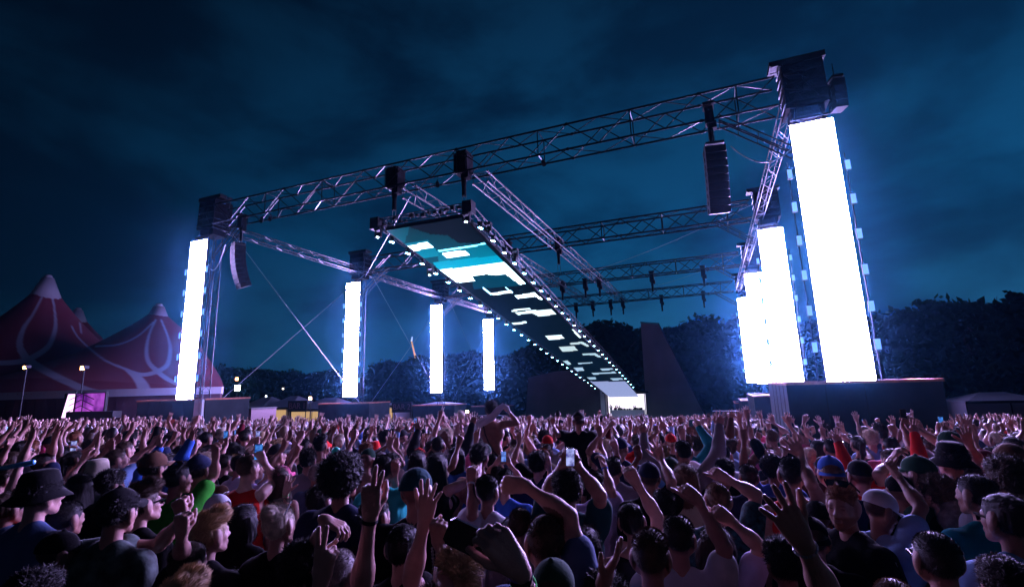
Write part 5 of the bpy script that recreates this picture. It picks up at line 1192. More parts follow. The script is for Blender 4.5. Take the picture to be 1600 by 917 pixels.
hero(1278, 803, 42, 'dark beanie outlined by rim light', hat='beanie', hatcol='black', col='black', skin=2)
hero(1272, 836, 44, 'dark cap and ear behind the chain bracelet arm', hat='cap', hatcol='black', back=1, hair=('fade', 'dark'), col='black', skin=1)
hero(1226, 872, 50, 'person in black vest with bare shoulder at the bottom', hair=('mop', 'black'), shirt='tank', col='black', skin=2)
hero(1527, 767, 45, 'man in teal tee with neat short back of head', hair=('fade', 'dark'), col='teal', skin=2, yaw=10)
hero(1573, 803, 56, 'man in pale blue tee with one orange sleeve and glasses', hair=('slick', 'dark'), shades='on', col='pale blue', skin=2, yaw=8, sleeve=1)
hero(1466, 864, 67, 'shaved head man with glasses at the bottom right', hair=('buzz', 'dark'), shades='on', col='black', skin=1, yaw=10)
hero(1573, 908, 62, 'dark round head in the bottom right corner', hair=('mop', 'dark'), col='black', skin=2)
hero(1496, 803, 38, 'woman with grey blonde bobbed hair', hair=('bob', 'grey'), fem=1, col='black')
hero(1467, 766, 40, 'brown curly head in front of the big dark bucket hat', hair=('curly', 'brown'), col='black', skin=1)
hero(1431, 757, 33, 'brown haired head behind the raised tattooed forearm', hair=('mop', 'brown'), col='charcoal')
hero(1406, 762, 38, 'black beanie beside the white peaked cap', hat='beanie', hatcol='black', col='black', skin=1)
hero(1436, 735, 38, 'dark green peaked cap seen side on', hat='cap', hatcol='dark green', hair=('fade', 'dark'), col='dark green', yaw=40)
hero(1488, 713, 42, 'large dark bucket hat above a grey lilac tee', hat='bucket', hatcol='black', hair=('curly', 'black'), col='lilac', skin=2)
hero(1576, 742, 44, 'man with thick brown hair near the right photo edge', hair=('curly', 'brown'), col='grey', skin=1)
hero(1580, 715, 36, 'brown ribbed cap near the right photo edge', hat='beanie', hatcol='brown', col='red', skin=2)
hero(1540, 719, 29, 'man in red vest by the pale purple sleeve', hair=('fade', 'dark'), shirt='tank', col='red', skin=2, hat='cap', hatcol='maroon')
hero(1512, 742, 33, 'person in pale purple tee with one tattooed arm up', hair=('mop', 'black'), col='lilac', skin=2, R=((1526, 712), (1514, 692), (1503, 664), 'open'))
hero(1402, 940, 74, 'bald rim lit head at the bottom beside the shaved man', hair=('buzz', 'light'), shirt='none', skin=1)
hero(1341, 757, 30, 'person holding a dark phone upright overhead', hair=('mop', 'dark'), col='navy', R=((1352, 775), (1347, 752), (1344, 742), 'grip'), phc=((1343, 733), None))
hero(1299, 697, 21, 'man with cropped dark hair and bare shoulders before the big plinth', hair=('fade', 'dark'), shirt='none', skin=1)
hero(1170, 741, 30, 'dark cropped head left of the red vest', hair=('fade', 'dark'), col='navy', skin=1)
hero(1133, 731, 27, 'very dark round head in front of the pointing hand', hair=('mop', 'black'), col='black')
hero(1345, 738, 34, 'dark cap wearer pointing in a red sleeve', hat='cap', hatcol='black', hair=('fade', 'dark'), col='red', R=((1372, 742), (1392, 720), (1402, 706), 'relaxed'))
hero(1300, 735, 36, 'person in blue patterned cap beside the bearded man', hat='cap', hatcol='blue', back=1, hair=('fade', 'brown'), col='navy')
# on shoulders
hero(768, 641, 17, 'bare backed man on shoulders stretching a white towel behind his head', hair=('curly', 'dark'), shirt='none', skin=2, ride=1, strapback=1, R=((808, 661), (793, 640), (787, 634), 'fist'), L=((744, 672), (730, 676), (722, 680), 'fist'))
hero(721, 650, 12, 'woman with pale bun sitting on shoulders', hair=('bun', 'platinum'), fem=1, shirt='none', skin=4, ride=1, R=((737, 663), (734, 652), (733, 645), 'grip'))
hero(904, 658, 18, 'person on shoulders in black tee and cap with both arms out wide', hat='cap', hatcol='black', back=1, hair=('fade', 'dark'), col='black', skin=1, ride=1, L=((868, 678), (863, 662), (864, 654), 'fist'), R=((938, 680), (953, 665), (958, 660), 'fist'))
hero(1136, 652, 12, 'long haired person on shoulders leaning with one arm out', hair=('long', 'light'), fem=1, shirt='tank', col='brown', skin=2, ride=1, L=((1122, 664), (1114, 664), (1110, 664), 'open'))
hero(872, 648, 8.5, 'small dark figure raised above the crowd between the towel and the black tee', hair=('fade', 'black'), col='black', ride=1)
hero(939, 656, 9.5, 'small dark haired rider with one fist up beside the stage glow', hair=('bun', 'dark'), fem=1, shirt='tank', col='maroon', ride=1, L=((934, 652), (936, 646), (936, 641), 'fist'))

def world_to_local(P, o, yaw, s): 
    c, sn = math.cos(-yaw), math.sin(-yaw); d = (P-o)/s; return np.array([c*d[0]-sn*d[1], sn*d[0]+c*d[1], d[2]])
HERO_POS = []
def prep_hero(h, i):
    px, py, w, label, k = h
    if not k.get('ride'): py += .21*w; w *= .89 if px < 560 else .98     # ears sit below the middle of the hair; profiles are wider than backs
    D = CAM_F*.165/w; P = at_depth(px, py, D); gz = float(ground_z(P[0], P[1])); ride = k.get('ride')
    hz = P[2]-gz
    if not ride:
        lo, hi = (1.50, 1.78)
        if hz < lo or hz > hi:
            # slide along the ray until the height is human
            tgt = lo if hz < lo else hi; d = ray(px, py); D2 = (-2.2+tgt)/(d[2]+.05*d[1])
            if .75*D < D2 < 1.35*D: D = D2; P = at_depth(px, py, D); gz = float(ground_z(P[0], P[1])); hz = P[2]-gz
        s = float(np.clip(hz/1.665, .86, 1.08)); fz = P[2]-1.665*s
    else: s = 1.0 if not k.get('fem') else .93; fz = P[2]-1.665*s
    yaw = math.atan2(-(STAGE[0]-P[0]), STAGE[1]-P[1])+math.radians(k.get('yaw', 0)+random.Random(i).uniform(-7, 7))
    o = np.array([P[0], P[1], fz]); R_ = random.Random(i+50)
    hy, hp_, hr = k.get('head', (R_.uniform(-10, 10), R_.uniform(2, 10), R_.uniform(-5, 5)))
    if 'head' not in k and k.get('hat'): hp_ = 3
    spec = dict(k); spec.update(head=(hy, hp_, hr), ph=i*.7, bulk=R_.uniform(.93, 1.08) if not k.get('fem') else .88, scalp=tuple(np.array(HC[k['hair'][1]])/np.array(SK[k.get('skin', 0)])*1.3) if k.get('hair') else (.4, .35, .3))
    if k.get('hair') and k['hair'][0] in ('long', 'bob', 'afro', 'curly'): spec['fade'] = .5
    side_w = .19
    for key, sg in (('L', -1), ('R', 1)):
        a = k.get(key)
        if not a: continue
        Dw = a[4] if len(a) > 4 else D; S = np.array([sg*side_w, -.012, 1.44])
        for _ in range(14):                  # keep the hand within reach of its shoulder
            Wl = world_to_local(at_depth(*a[1], Dw), o, yaw, s)
            if np.linalg.norm(Wl-S) < .60: break
            Dw += (D-Dw)*.15
        tip = world_to_local(at_depth(*a[2], Dw*.995), o, yaw, s); S = np.array([sg*side_w, -.012, 1.44])
        c0 = world_to_local(np.zeros(3), o, yaw, s); de = world_to_local(ray(*a[0]), o, yaw, s)-c0
        # elbow on its ray at forearm length from the wrist
        q = c0-Wl; A_ = de@de; B_ = 2*q@de; C_ = q@q-.255**2; disc = B_*B_-4*A_*C_
        if disc > 0: cand = [c0+de*t for t in ((-B_-disc**.5)/(2*A_), (-B_+disc**.5)/(2*A_))]; E = min(cand, key=lambda e: abs(np.linalg.norm(e-S)-.29))
        else: e0 = c0+de*(-B_/(2*A_)); E = Wl+unit(e0-Wl)*.255
        # what the elbow cannot reach is taken up by the shoulder end and the elbow slides in
        u = E-S; L = np.linalg.norm(u)
        if L > .37: E2 = S+u/L*.37; E = E2
        f = unit(tip-Wl); n = np.array([0, 1.0, -.1])
        if a[3] == 'relaxed': n = np.array([0, .2, -1.])
        if a[3] == 'clap': n = np.array([-sg*1., .3, 0])
        if a[3] == 'grip': n = np.array([-sg*.8, .6, 0])
        spec[key] = (E, Wl, f, n, a[3])
    return spec, o, yaw, s, D, label

def vox_of(D): return .0042 if D < 1.45 else .005 if D < 2.7 else .0068 if D < 4.2 else .0095 if D < 8 else .013
def dirty_label(l): return l
def build_heroes():
    specs = [prep_hero(h, i) for i, h in enumerate(H)]
    for (spec, o, yaw, s, D, label) in specs: HERO_POS.append((o[0], o[1], D))
    with ThreadPoolExecutor(4) as ex: Rs = list(ex.map(lambda q: make_person_arrays(q[0], vox_of(q[4])), specs))
    for (spec, o, yaw, s, D, label), R in zip(specs, Rs):
        V, F, c = R['body']; b = bpy.data.objects.new('person', mk_mesh('person', V, F, SKIN, c)); COL.objects.link(b)
        b.location = o.tolist(); b.rotation_euler = (0, 0, yaw); b.scale = (s, s, s); b.color = (*SK[spec.get('skin', 0)], 1)
        for key in ('L', 'R'):
            if spec.get(key): 
                S_, E, W_, f, n = R['arms'][key]; a_, b_ = np.linalg.norm(E-S_), np.linalg.norm(W_-E)
                if a_ > .4 or b_ > .32 or a_ < .15: print('ARM', label[:40], key, 'upper %.2f fore %.2f' % (a_, b_), 'D', round(D, 2))
        tag(b, label, 'person', 'people at the front of the crowd' if not spec.get('ride') else 'people riding on shoulders')
        ms = {}
        if 'shirt' in R: ms['shirt'] = mk_mesh('shirt', *R['shirt'], CAMO if spec.get('camo') else FLORAL if spec.get('floral') else CLOTH)
        dress(b, spec, R, ms)
        if spec.get('camo'): 
            for ch in b.children:
                if ch.name.startswith('shirt'): ch.color = (.045, .07, .06, 1)
        arms = R['arms']
        if spec.get('band'):
            cn, key = spec['band']; S_, E, W_, f, n = arms[key]; d = unit(E-W_)
            cc = {'green': (.02, .5, .1), 'black': (.01, .01, .012), 'white': (.75, .78, .8), 'blue': (.02, .12, .55), 'chain': (.6, .6, .62)}[cn]
            if cn == 'chain':
                mb = MB(); a = unit(np.cross(d, [.3, .5, .1])); bb = np.cross(d, a); m_ = 18
                for q in range(m_):
                    t0, t1 = 2*PI*q/m_, 2*PI*(q+.72)/m_; mb.tube(W_+d*.035+(math.cos(t0)*a+math.sin(t0)*bb)*.031, W_+d*.035+(math.cos(t1)*a+math.sin(t1)*bb)*.031, .0042, 6)
                mb.build('bracelet', STEELW, b)
            else: band_mesh('wristband', CLOTH if cn != 'white' else CLOTH, .0275, .008, b, W_+d*.03, d, cc)
            if cn == 'black' and key == 'L':
                mb = MB(); mb.tube(W_+d*.03+unit(np.cross(d, n))*-.028, W_+d*.035+unit(np.cross(d, n))*-.075+n*.01, .004, 6, r2=.002); mb.build('band_tail', PLAST, b)
        if spec.get('watch'):
            S_, E, W_, f, n = arms['R']; d = unit(E-W_); band_mesh('watch_strap', CLOTH, .0285, .011, b, W_+d*.045, d, (.012, .012, .014)); band_mesh('wristband', CLOTH, .0275, .006, b, W_+d*.02, d, (.25, .12, .4)); band_mesh('wristband', CLOTH, .032, .006, b, W_+d*.085, d, (.05, .5, .08))
            v = world_to_local(np.zeros(3), o, yaw, s)-W_; v = unit(v-d*(v@d)); x = np.cross(v, d); mb = MB(); c0 = W_+d*.045+v*.032; Rm = np.stack([x, v, d], -1)
            mb.box(c0, (.030, .009, .034), R=Rm); wf = mb.build('watch_case', PLAST, b); mb = MB(); mb.box(c0+v*.0055, (.020, .002, .022), R=Rm); mb.build('watch_display', pbr('watch_lcd', (.10, .22, .26), .3), wf)
        if spec.get('beads'):
            S_, E, W_, f, n = arms['R']; d = unit(E-W_); mb = MB()
            for q in range(7): mb.tube(W_+d*(.02+.02*q)+[-.035, -.01, 0], W_+d*(.03+.02*q)+[-.036, -.01, 0], .007, 6, r2=.004)
            mb.build('bead_string', STEELW, b)
        if spec.get('strap') or spec.get('strapback'):
            mb = MB(); sg = 1 if spec.get('strap') else -1
            pts = [(sg*.15, -.02, 1.50), (sg*.13, -.075, 1.47), (sg*.08, -.135, 1.38), (0, -.145, 1.25), (-sg*.09, -.135, 1.12), (-sg*.15, -.09, 1.02)] if spec.get('strap') else [(sg*.10, -.03, 1.485), (sg*.09, -.09, 1.44), (sg*.05, -.135, 1.33), (0, -.125, 1.2), (-sg*.07, -.12, 1.08), (-sg*.13, -.09, 1.0)]
            for p0, p1 in zip(pts[:-1], pts[1:]):
                p0, p1 = np.array(p0), np.array(p1); m = (p0+p1)/2; d = unit(p1-p0); L = np.linalg.norm(p1-p0)+.012; nrm = unit(np.array([m[0]*.6, m[1], 0])); nrm = unit(nrm-d*(nrm@d)); x = np.cross(nrm, d); mb.box(m+nrm*.012, (.030 if spec.get('strap') else .018, .006, L), R=np.stack([x, nrm, d], -1))
            mb.build('shoulder_strap', pbr('strap_webbing', (.012, .012, .013), .7), b)
        if spec.get('stripes'):
            S_, E, W_, f, n = arms['L']
            for key in ('L', 'R'):
                S_, E, W_, f, n = arms[key]; mb = MB()
                for q in (-.018, 0, .018):
                    for t in np.linspace(0, .5, 9)[:-1]:
                        p0, p1 = S_+(E-S_)*t, S_+(E-S_)*(t+.0625); up_ = unit(np.array([(-1 if key == 'L' else 1)*.8, -.3, .5])); dd = unit(E-S_); up_ = unit(up_-dd*(up_@dd)); sd_ = np.cross(up_, dd)
                        mb.tube(p0+up_*.074+sd_*q, p1+up_*.074+sd_*q, .003, 4)
                mb.build('sleeve_stripes', WHITE_P, b)
        if spec.get('sleeve'):
            S_, E, W_, f, n = arms['L']; VV, FF = sculpt([prim('b', S_+(E-S_)*.05, S_+(E-S_)*.62, .078, .066)], .009, mod=lambda p: .003*wob(p, 40)); o2 = add_obj('sleeve', mk_mesh('sleeve', VV, FF, CLOTH), b, CC['orange'])
        if spec.get('caplogo'):
            # small pale lettering strip on the front of the cap
            M = head_matrix(R); mb = MB()
            for q in range(7):
                a = -.34+q*.11; w_ = .006 if q % 3 else .004
                c0 = np.array([math.sin(a)*.082, -.012+math.cos(a)*.103, .062]); mb.box(c0, (w_, .004, .012), R=np.array(Matrix.Rotation(-a, 3, 'Z')))
            lo = mb.build('cap_lettering', WHITE_P, b); lo.matrix_local = M@Matrix.Scale(1.05, 4)
        if spec.get('ph_') or spec.get('phc'):
            if spec.get('phc'):
                (cx, cy_), sc = spec['phc']; P = at_depth(cx, cy_, D*.97); up = _U
            else:
                key, sc = spec['ph_']; S_, E, W_, f, n = arms[key]; l = W_+f*.10; cc, ss = math.cos(yaw), math.sin(yaw); P = o+s*np.array([cc*l[0]-ss*l[1], ss*l[0]+cc*l[1], l[2]]); up = np.array([0, 0, 1.])
            phone(P, up, P/np.linalg.norm(P), 'phone held up by the ' + ' '.join(label.split()[:9]), sc, s=.72 if spec.get('phc') else .9)
build_heroes()
print('heroes', round(time.time()-T0, 1))
# the big black phone nearest the camera, its back to us is dark
Pp = at_depth(738, 846, 1.2); phone(Pp, unit(_U*.93+_R*.38), unit(ray(736, 846)), 'big black phone held sideways close to the camera by the watch wearer', None, land=True, s=.9)
# the towel behind the rider's head
def towel():
    pts = [(725, 674), (741, 666), (757, 657), (770, 650), (778, 641), (786, 635), (793, 638), (797, 646)]; D = CAM_F*.165/17*.985; wd = [.10, .12, .12, .11, .10, .08, .06, .03]
    c = [at_depth(x, y, D) for x, y in pts]; V = []; n = 7
    for k, p in enumerate(c):
        d = unit(c[min(k+1, len(c)-1)]-c[max(k-1, 0)]); nrm = unit(np.cross(d, _F))
        for j in range(n): V.append(p+nrm*wd[k]*(j/(n-1)-.5)+_F*(.02*math.sin(j*2.1+k*1.3))+np.array([0, 0, -.01*math.sin(j+k)]))
    F = [(k*n+j, k*n+j+1, (k+1)*n+j+1, (k+1)*n+j) for k in range(len(c)-1) for j in range(n-1)]; mb = MB(); mb.add(V, F); mb.add(np.array(V)+_F*.012, [q[::-1] for q in F])
    o = mb.build('towel', pbr('towel_cloth', (.72, .68, .76), .9, bump=(60, .004)), None, smooth=True, origin=c[0].tolist()); tag(o, 'white towel stretched behind the head of the bare backed shoulder rider', 'towel')
towel()
mb = MB(); th = np.linspace(0, PI, 13); ph = np.linspace(0, 2*PI, 24, endpoint=False)
P0 = at_depth(525, 706, 6.0); r_ = .058
mb.add([(r_*math.sin(a)*math.cos(b), r_*math.sin(a)*math.sin(b), r_*1.08*math.cos(a)) for a in th for b in ph], [(i*24+j, (i+1)*24+j, (i+1)*24+(j+1) % 24, i*24+(j+1) % 24) for i in range(12) for j in range(24)])
o = mb.build('balloon_skin', pbr('balloon', (.01, .55, .38), .25), None, smooth=True); t = empty('balloon', P0.tolist()); o.parent = t; tag(t, 'round sea green balloon floating over the crowd', 'balloon')
mb = MB(); mb.tube((0, 0, -r_*1.06), (0, 0, -r_*1.2), .008, 8, r2=.012); mb.tube((0, 0, -r_*1.2), (.03, 0, -.7), .0015, 4); mb.build('knot_and_string', WHITE_P, t)

# ---------------------------------------------------------------- the rest of the nearest three hundred: shared figures, each with its own look
RN = random.Random(77)
def rnd_spec(i):
    R = random.Random(900+i); fem = (i % 3 == 1); k = dict(fem=fem, ph=i*1.1, bulk=R.uniform(.93, 1.1) if not fem else .88, head=(R.uniform(-14, 14), R.uniform(3, 13), R.uniform(-6, 6)), scalp=(.45, .38, .36), fade=.75 if not fem else .5)
    k['shirt'] = ['tee', 'tee', 'tank', 'tee', 'none', 'tee', 'tank', 'tee', 'long', 'tee'][i % 10]
    if fem and k['shirt'] == 'none': k['shirt'] = 'tank'
    mode = ['down', 'R1', 'both', 'L1', 'down', 'phone', 'R1', 'clap', 'both', 'L1', 'point', 'down'][i % 12]; k['mode'] = mode
    sw = .165 if fem else .19
    def arm(sg, x, y, z, f, pose, bend=None):
        S = (sg*sw, -.012, 1.45); E, W_ = fit_arm(S, (sg*x, y, z), bend or (sg*1., -.1, -.4)); return (E, W_, np.array(f, float), np.array([0, 1., -.15]), pose)
    j = lambda a, b: R.uniform(a, b)
    if mode == 'R1': k['R'] = arm(1, j(.12, .38), j(.05, .35), j(1.75, 1.95), (j(-.3, .3), .2, 1), R.choice(['fist', 'open', 'peace', 'point']))
    if mode == 'L1': k['L'] = arm(-1, j(.12, .38), j(.05, .35), j(1.75, 1.95), (j(-.3, .3), .2, 1), R.choice(['fist', 'open', 'peace', 'relaxed']))
    if mode == 'both': k['R'] = arm(1, j(.2, .4), j(.0, .25), j(1.8, 1.95), (j(-.1, .3), .1, 1), 'open'); k['L'] = arm(-1, j(.2, .4), j(.0, .25), j(1.8, 1.95), (j(-.3, .1), .1, 1), R.choice(['open', 'fist']))
    if mode == 'phone': k['R'] = arm(1, .03, .38, 1.82, (-.15, .1, 1), 'grip'); k['L'] = arm(-1, .10, .36, 1.80, (.5, .1, .8), 'grip')
    if mode == 'clap': k['R'] = arm(1, .05, .22, 1.86, (-.25, .1, 1), 'clap'); k['L'] = arm(-1, .05, .22, 1.86, (.25, .1, 1), 'clap')
    if mode == 'point': k['R'] = arm(1, .18, .42, 1.68, (-.1, .7, .7), 'point')
    return k
NP = 36
PSP = [rnd_spec(i) for i in range(NP)]
with ThreadPoolExecutor(4) as ex: PR = list(ex.map(lambda k: make_person_arrays(k, .0095), PSP))
PM = []
for k, R in zip(PSP, PR):
    ms = {'body': mk_mesh('person', *R['body'][:2], SKIN, R['body'][2])}
    if 'shirt' in R: ms['shirt'] = mk_mesh('shirt', *R['shirt'], CLOTH)
    PM.append(ms)
print('figures', round(time.time()-T0, 1))
def visible(P, mx=60, my=60):
    d = P@_F
    if d < .5: return False
    q = to_px(P); return -mx < q[0] < 1600+mx and q[1] < 917+my
PLIN = []
for o in bpy.data.objects:
    if o.name.startswith('block'): 
        c = o.parent.location; sz = o.dimensions; vv = [v.co for v in o.data.vertices]; hx = max(v.x for v in vv); hy = max(v.y for v in vv); PLIN.append((c.x-hx-.35, c.x+hx+.35, c.y-hy-.4, c.y+hy+.35))
PLIN[4 if len(PLIN) > 4 else 0] = PLIN[4 if len(PLIN) > 4 else 0]
def blocked(x, y):
    for (a, b, c, d) in PLIN:
        if a < x < b and c < y < d: return True
    return (1.2 < x < 7.6 and 12.5 < y < 23.6) or (y > 77) or (-37.6 < x < -33 and 28 < y < 32)
hp_px = [(h[0], h[1]+.1*h[2], h[2]) for h in H]+[(525, 706, 24)]
arm_px = [(q[0], q[1], h[2]) for h in H for kk in ('L', 'R') if h[4].get(kk) for q in h[4][kk][:3]]
placed = [(a, b) for a, b, d in HERO_POS]
cand = []
for D0 in np.arange(1.9, 11.5, .44):
    for px0 in np.arange(-70, 1670, .50*CAM_F/D0):
        px_ = px0+RN.uniform(-.2, .2)*CAM_F/D0; D = D0+RN.uniform(-.2, .2)
        # a head at this depth on the slope
        d0 = ray(px_, 700); x, y = d0[0]*D, d0[1]*D; cand.append((x, y, D))
RND = []
cell = {}
def near_ok(x, y, md):
    i, j = int(x//.6), int(y//.6)
    for a in (i-1, i, i+1):
        for b in (j-1, j, j+1):
            for (u, v) in cell.get((a, b), ()):
                if (u-x)**2+(v-y)**2 < md*md: return False
    return True
def put(x, y): cell.setdefault((int(x//.6), int(y//.6)), []).append((x, y))
for a, b in placed: put(a, b)
NIND = 300-len(H)
for (x, y, D) in cand:
    if len(RND) >= NIND: break
    if blocked(x, y) or not near_ok(x, y, .40 if D > 3.5 else .36): continue
    gz = float(ground_z(x, y)); Ph = np.array([x, y, gz+1.66])
    if not visible(Ph, 40, 30): continue
    q = to_px(Ph); w = CAM_F*.165/D
    if D < 4.6:
        if any(abs(q[0]-a) < (w+c)*.50 and abs(q[1]-b) < (w+c)*.58 for a, b, c in hp_px): continue
        if any(abs(q[0]-a) < w*.55+c*.18 and -w*.4 < b-q[1] < w*1.2 for a, b, c in arm_px if c > 20): continue
    elif any(abs(q[0]-a) < c*.40 and abs(q[1]-b) < c*.45 for a, b, c in hp_px if c < 25): continue
    RND.append((x, y, D)); put(x, y)
print('random individuals', len(RND), 'to depth', RND[-1][2])
SHC = ['black', 'black', 'navy', 'white', 'grey', 'charcoal', 'black', 'teal', 'pale blue', 'red', 'dark green', 'lilac', 'denim', 'brown', 'blue', 'cream', 'maroon', 'black', 'pink', 'white']
HST_M = ['fade', 'fade', 'buzz', 'mop', 'quiff', 'curly', 'slick', 'spiky', 'fade', 'buzz']; HST_F = ['long', 'pony', 'bob', 'bun', 'long', 'slick', 'curly']
HCL = ['black', 'dark', 'dark', 'brown', 'brown', 'light', 'black', 'blond', 'dark', 'ginger', 'platinum']
MODE_T = {'down': 'arms down', 'R1': 'right arm raised', 'both': 'both arms thrown up', 'L1': 'left arm raised', 'phone': 'holding a phone up', 'clap': 'clapping overhead', 'point': 'pointing ahead'}
HT = {'fade': 'faded', 'buzz': 'shaved', 'mop': 'tousled', 'quiff': 'swept up', 'curly': 'curly', 'slick': 'smooth', 'spiky': 'spiky', 'long': 'long', 'pony': 'ponytailed', 'bob': 'bobbed', 'bun': 'bunned'}
HCN = {'black': 'black', 'dark': 'dark brown', 'brown': 'brown', 'light': 'light brown', 'blond': 'blond', 'ginger': 'ginger', 'platinum': 'platinum'}
SHN = {'tee': 'tee', 'tank': 'vest', 'long': 'jumper'}
HREF = sorted([(h[0], h[3]) for h in H if h[2] > 30])
LANDM = [(75, 'the circus tent'), (180, 'the space between tent and first pillar'), (300, 'the first pillar'), (430, 'the marquee'), (548, 'the pillar with crossed cables'), (635, 'the second bar sign'), (683, 'the narrow third pillar'), (767, 'the fourth pillar'), (850, 'the towel rider'), (905, 'the arms wide rider'), (975, 'the far stage'), (1060, 'the sloping stage wall'), (1136, 'the long haired rider'), (1200, 'the rear pillars'), (1260, 'the big plinth edge'), (1336, 'the brightest pillar'), (1430, 'the plinth corner'), (1530, 'the dark treeline')]
used = set(); dist_w = lambda D: 'very near' if D < 3 else 'near' if D < 4.5 else 'mid crowd' if D < 6.5 else 'farther back' if D < 8.5 else 'far back'
for i, (x, y, D) in enumerate(RND):
    gz = float(ground_z(x, y)); q = to_px(np.array([x, y, gz+1.66]))
    for tr in range(60):
        k = RN.randrange(NP); sp = PSP[k]
        if D < 3.6 and sp['mode'] != 'down' and RN.random() < .85: continue
        if D >= 3.6 and sp['mode'] == 'down' and RN.random() < .35: continue
        st = RN.choice(HST_F if sp['fem'] else HST_M); hc = RN.choice(HCL); col = RN.choice(SHC)
        hat = None if RN.random() > .16 else RN.choice(['cap', 'cap', 'bucket', 'beanie']); hcol = RN.choice(['black', 'navy', 'white', 'charcoal', 'red', 'dark green', 'cream'])
        top = 'bare shouldered' if sp['shirt'] == 'none' else f"in {col} {SHN[sp['shirt']]}"
        lm = min(LANDM, key=lambda l: abs(l[0]-q[0]))[1]
        hd = f"{hcol} {'bucket hat' if hat == 'bucket' else hat}" if hat else f"{HT[st]} {HCN[hc]} hair"
        lab = f"person with {hd} {top}, {MODE_T[sp['mode']]}, {dist_w(D)} below {lm}"
        lab = lab.replace('the space between tent and first pillar', 'the tent edge').replace('the pillar with crossed cables', 'crossed cables').replace('the long haired rider', 'the leaning rider').replace('the sloping stage wall', 'the stage wall')
        if len(lab.split()) > 16: lab = lab.replace('person with ', '').replace(' the ', ' ')
        if len(lab.split()) > 16: lab = lab.replace('dark brown', 'brown').replace('both arms thrown up', 'arms up').replace('farther back below', 'back below')
        if len(lab.split()) > 16: continue
        if lab not in used: used.add(lab); break
    me = PM[k]; b = bpy.data.objects.new('person', me['body']); COL.objects.link(b)
    s = RN.uniform(.93, 1.06)*(.94 if sp['fem'] else 1.0)
    b.location = (x, y, gz); b.scale = (s, s, s); yaw = math.atan2(-(STAGE[0]-x), STAGE[1]-y)+math.radians(RN.gauss(0, 14)); b.rotation_euler = (0, RN.uniform(-.03, .03), yaw)
    sk = RN.choice([0, 1, 1, 2, 4, 0, 2, 3]); b.color = (*SK[sk], 1); tag(b, lab, 'person', 'people packed in the crowd')
    sp2 = dict(sp); sp2.update(hair=(st, hc), col=col, hat=hat, hatcol=hcol, hk=RN.randrange(2), legs=RN.choice(['navy', 'black', 'denim', 'charcoal']), shades='on' if RN.random() < .12 else None, back=RN.random() < .25)
    dress(b, sp2, PR[k], {kk: v for kk, v in me.items() if kk != 'body'})
    if sp['mode'] == 'phone':
        S_, E, W_, f, n = PR[k]['arms']['R']; l = W_+f*.11+np.array([-.03, .01, .0]); cc, ss = math.cos(yaw), math.sin(yaw); P = np.array([x, y, gz])+s*np.array([cc*l[0]-ss*l[1], ss*l[0]+cc*l[1], l[2]])
        phone(P, (0, 0, 1), (-ss, cc, 0), ' '.join(('phone held by person with ' + hd + ', ' + dist_w(D) + ' below ' + lm.replace('the space between tent and first pillar', 'tent edge').replace('the pillar with crossed cables', 'crossed cables')).replace(' the ', ' ').split()[:16]), RN.choice([0, 1, 2, 0, None]), s=1.05)
print('individuals', round(time.time()-T0, 1))

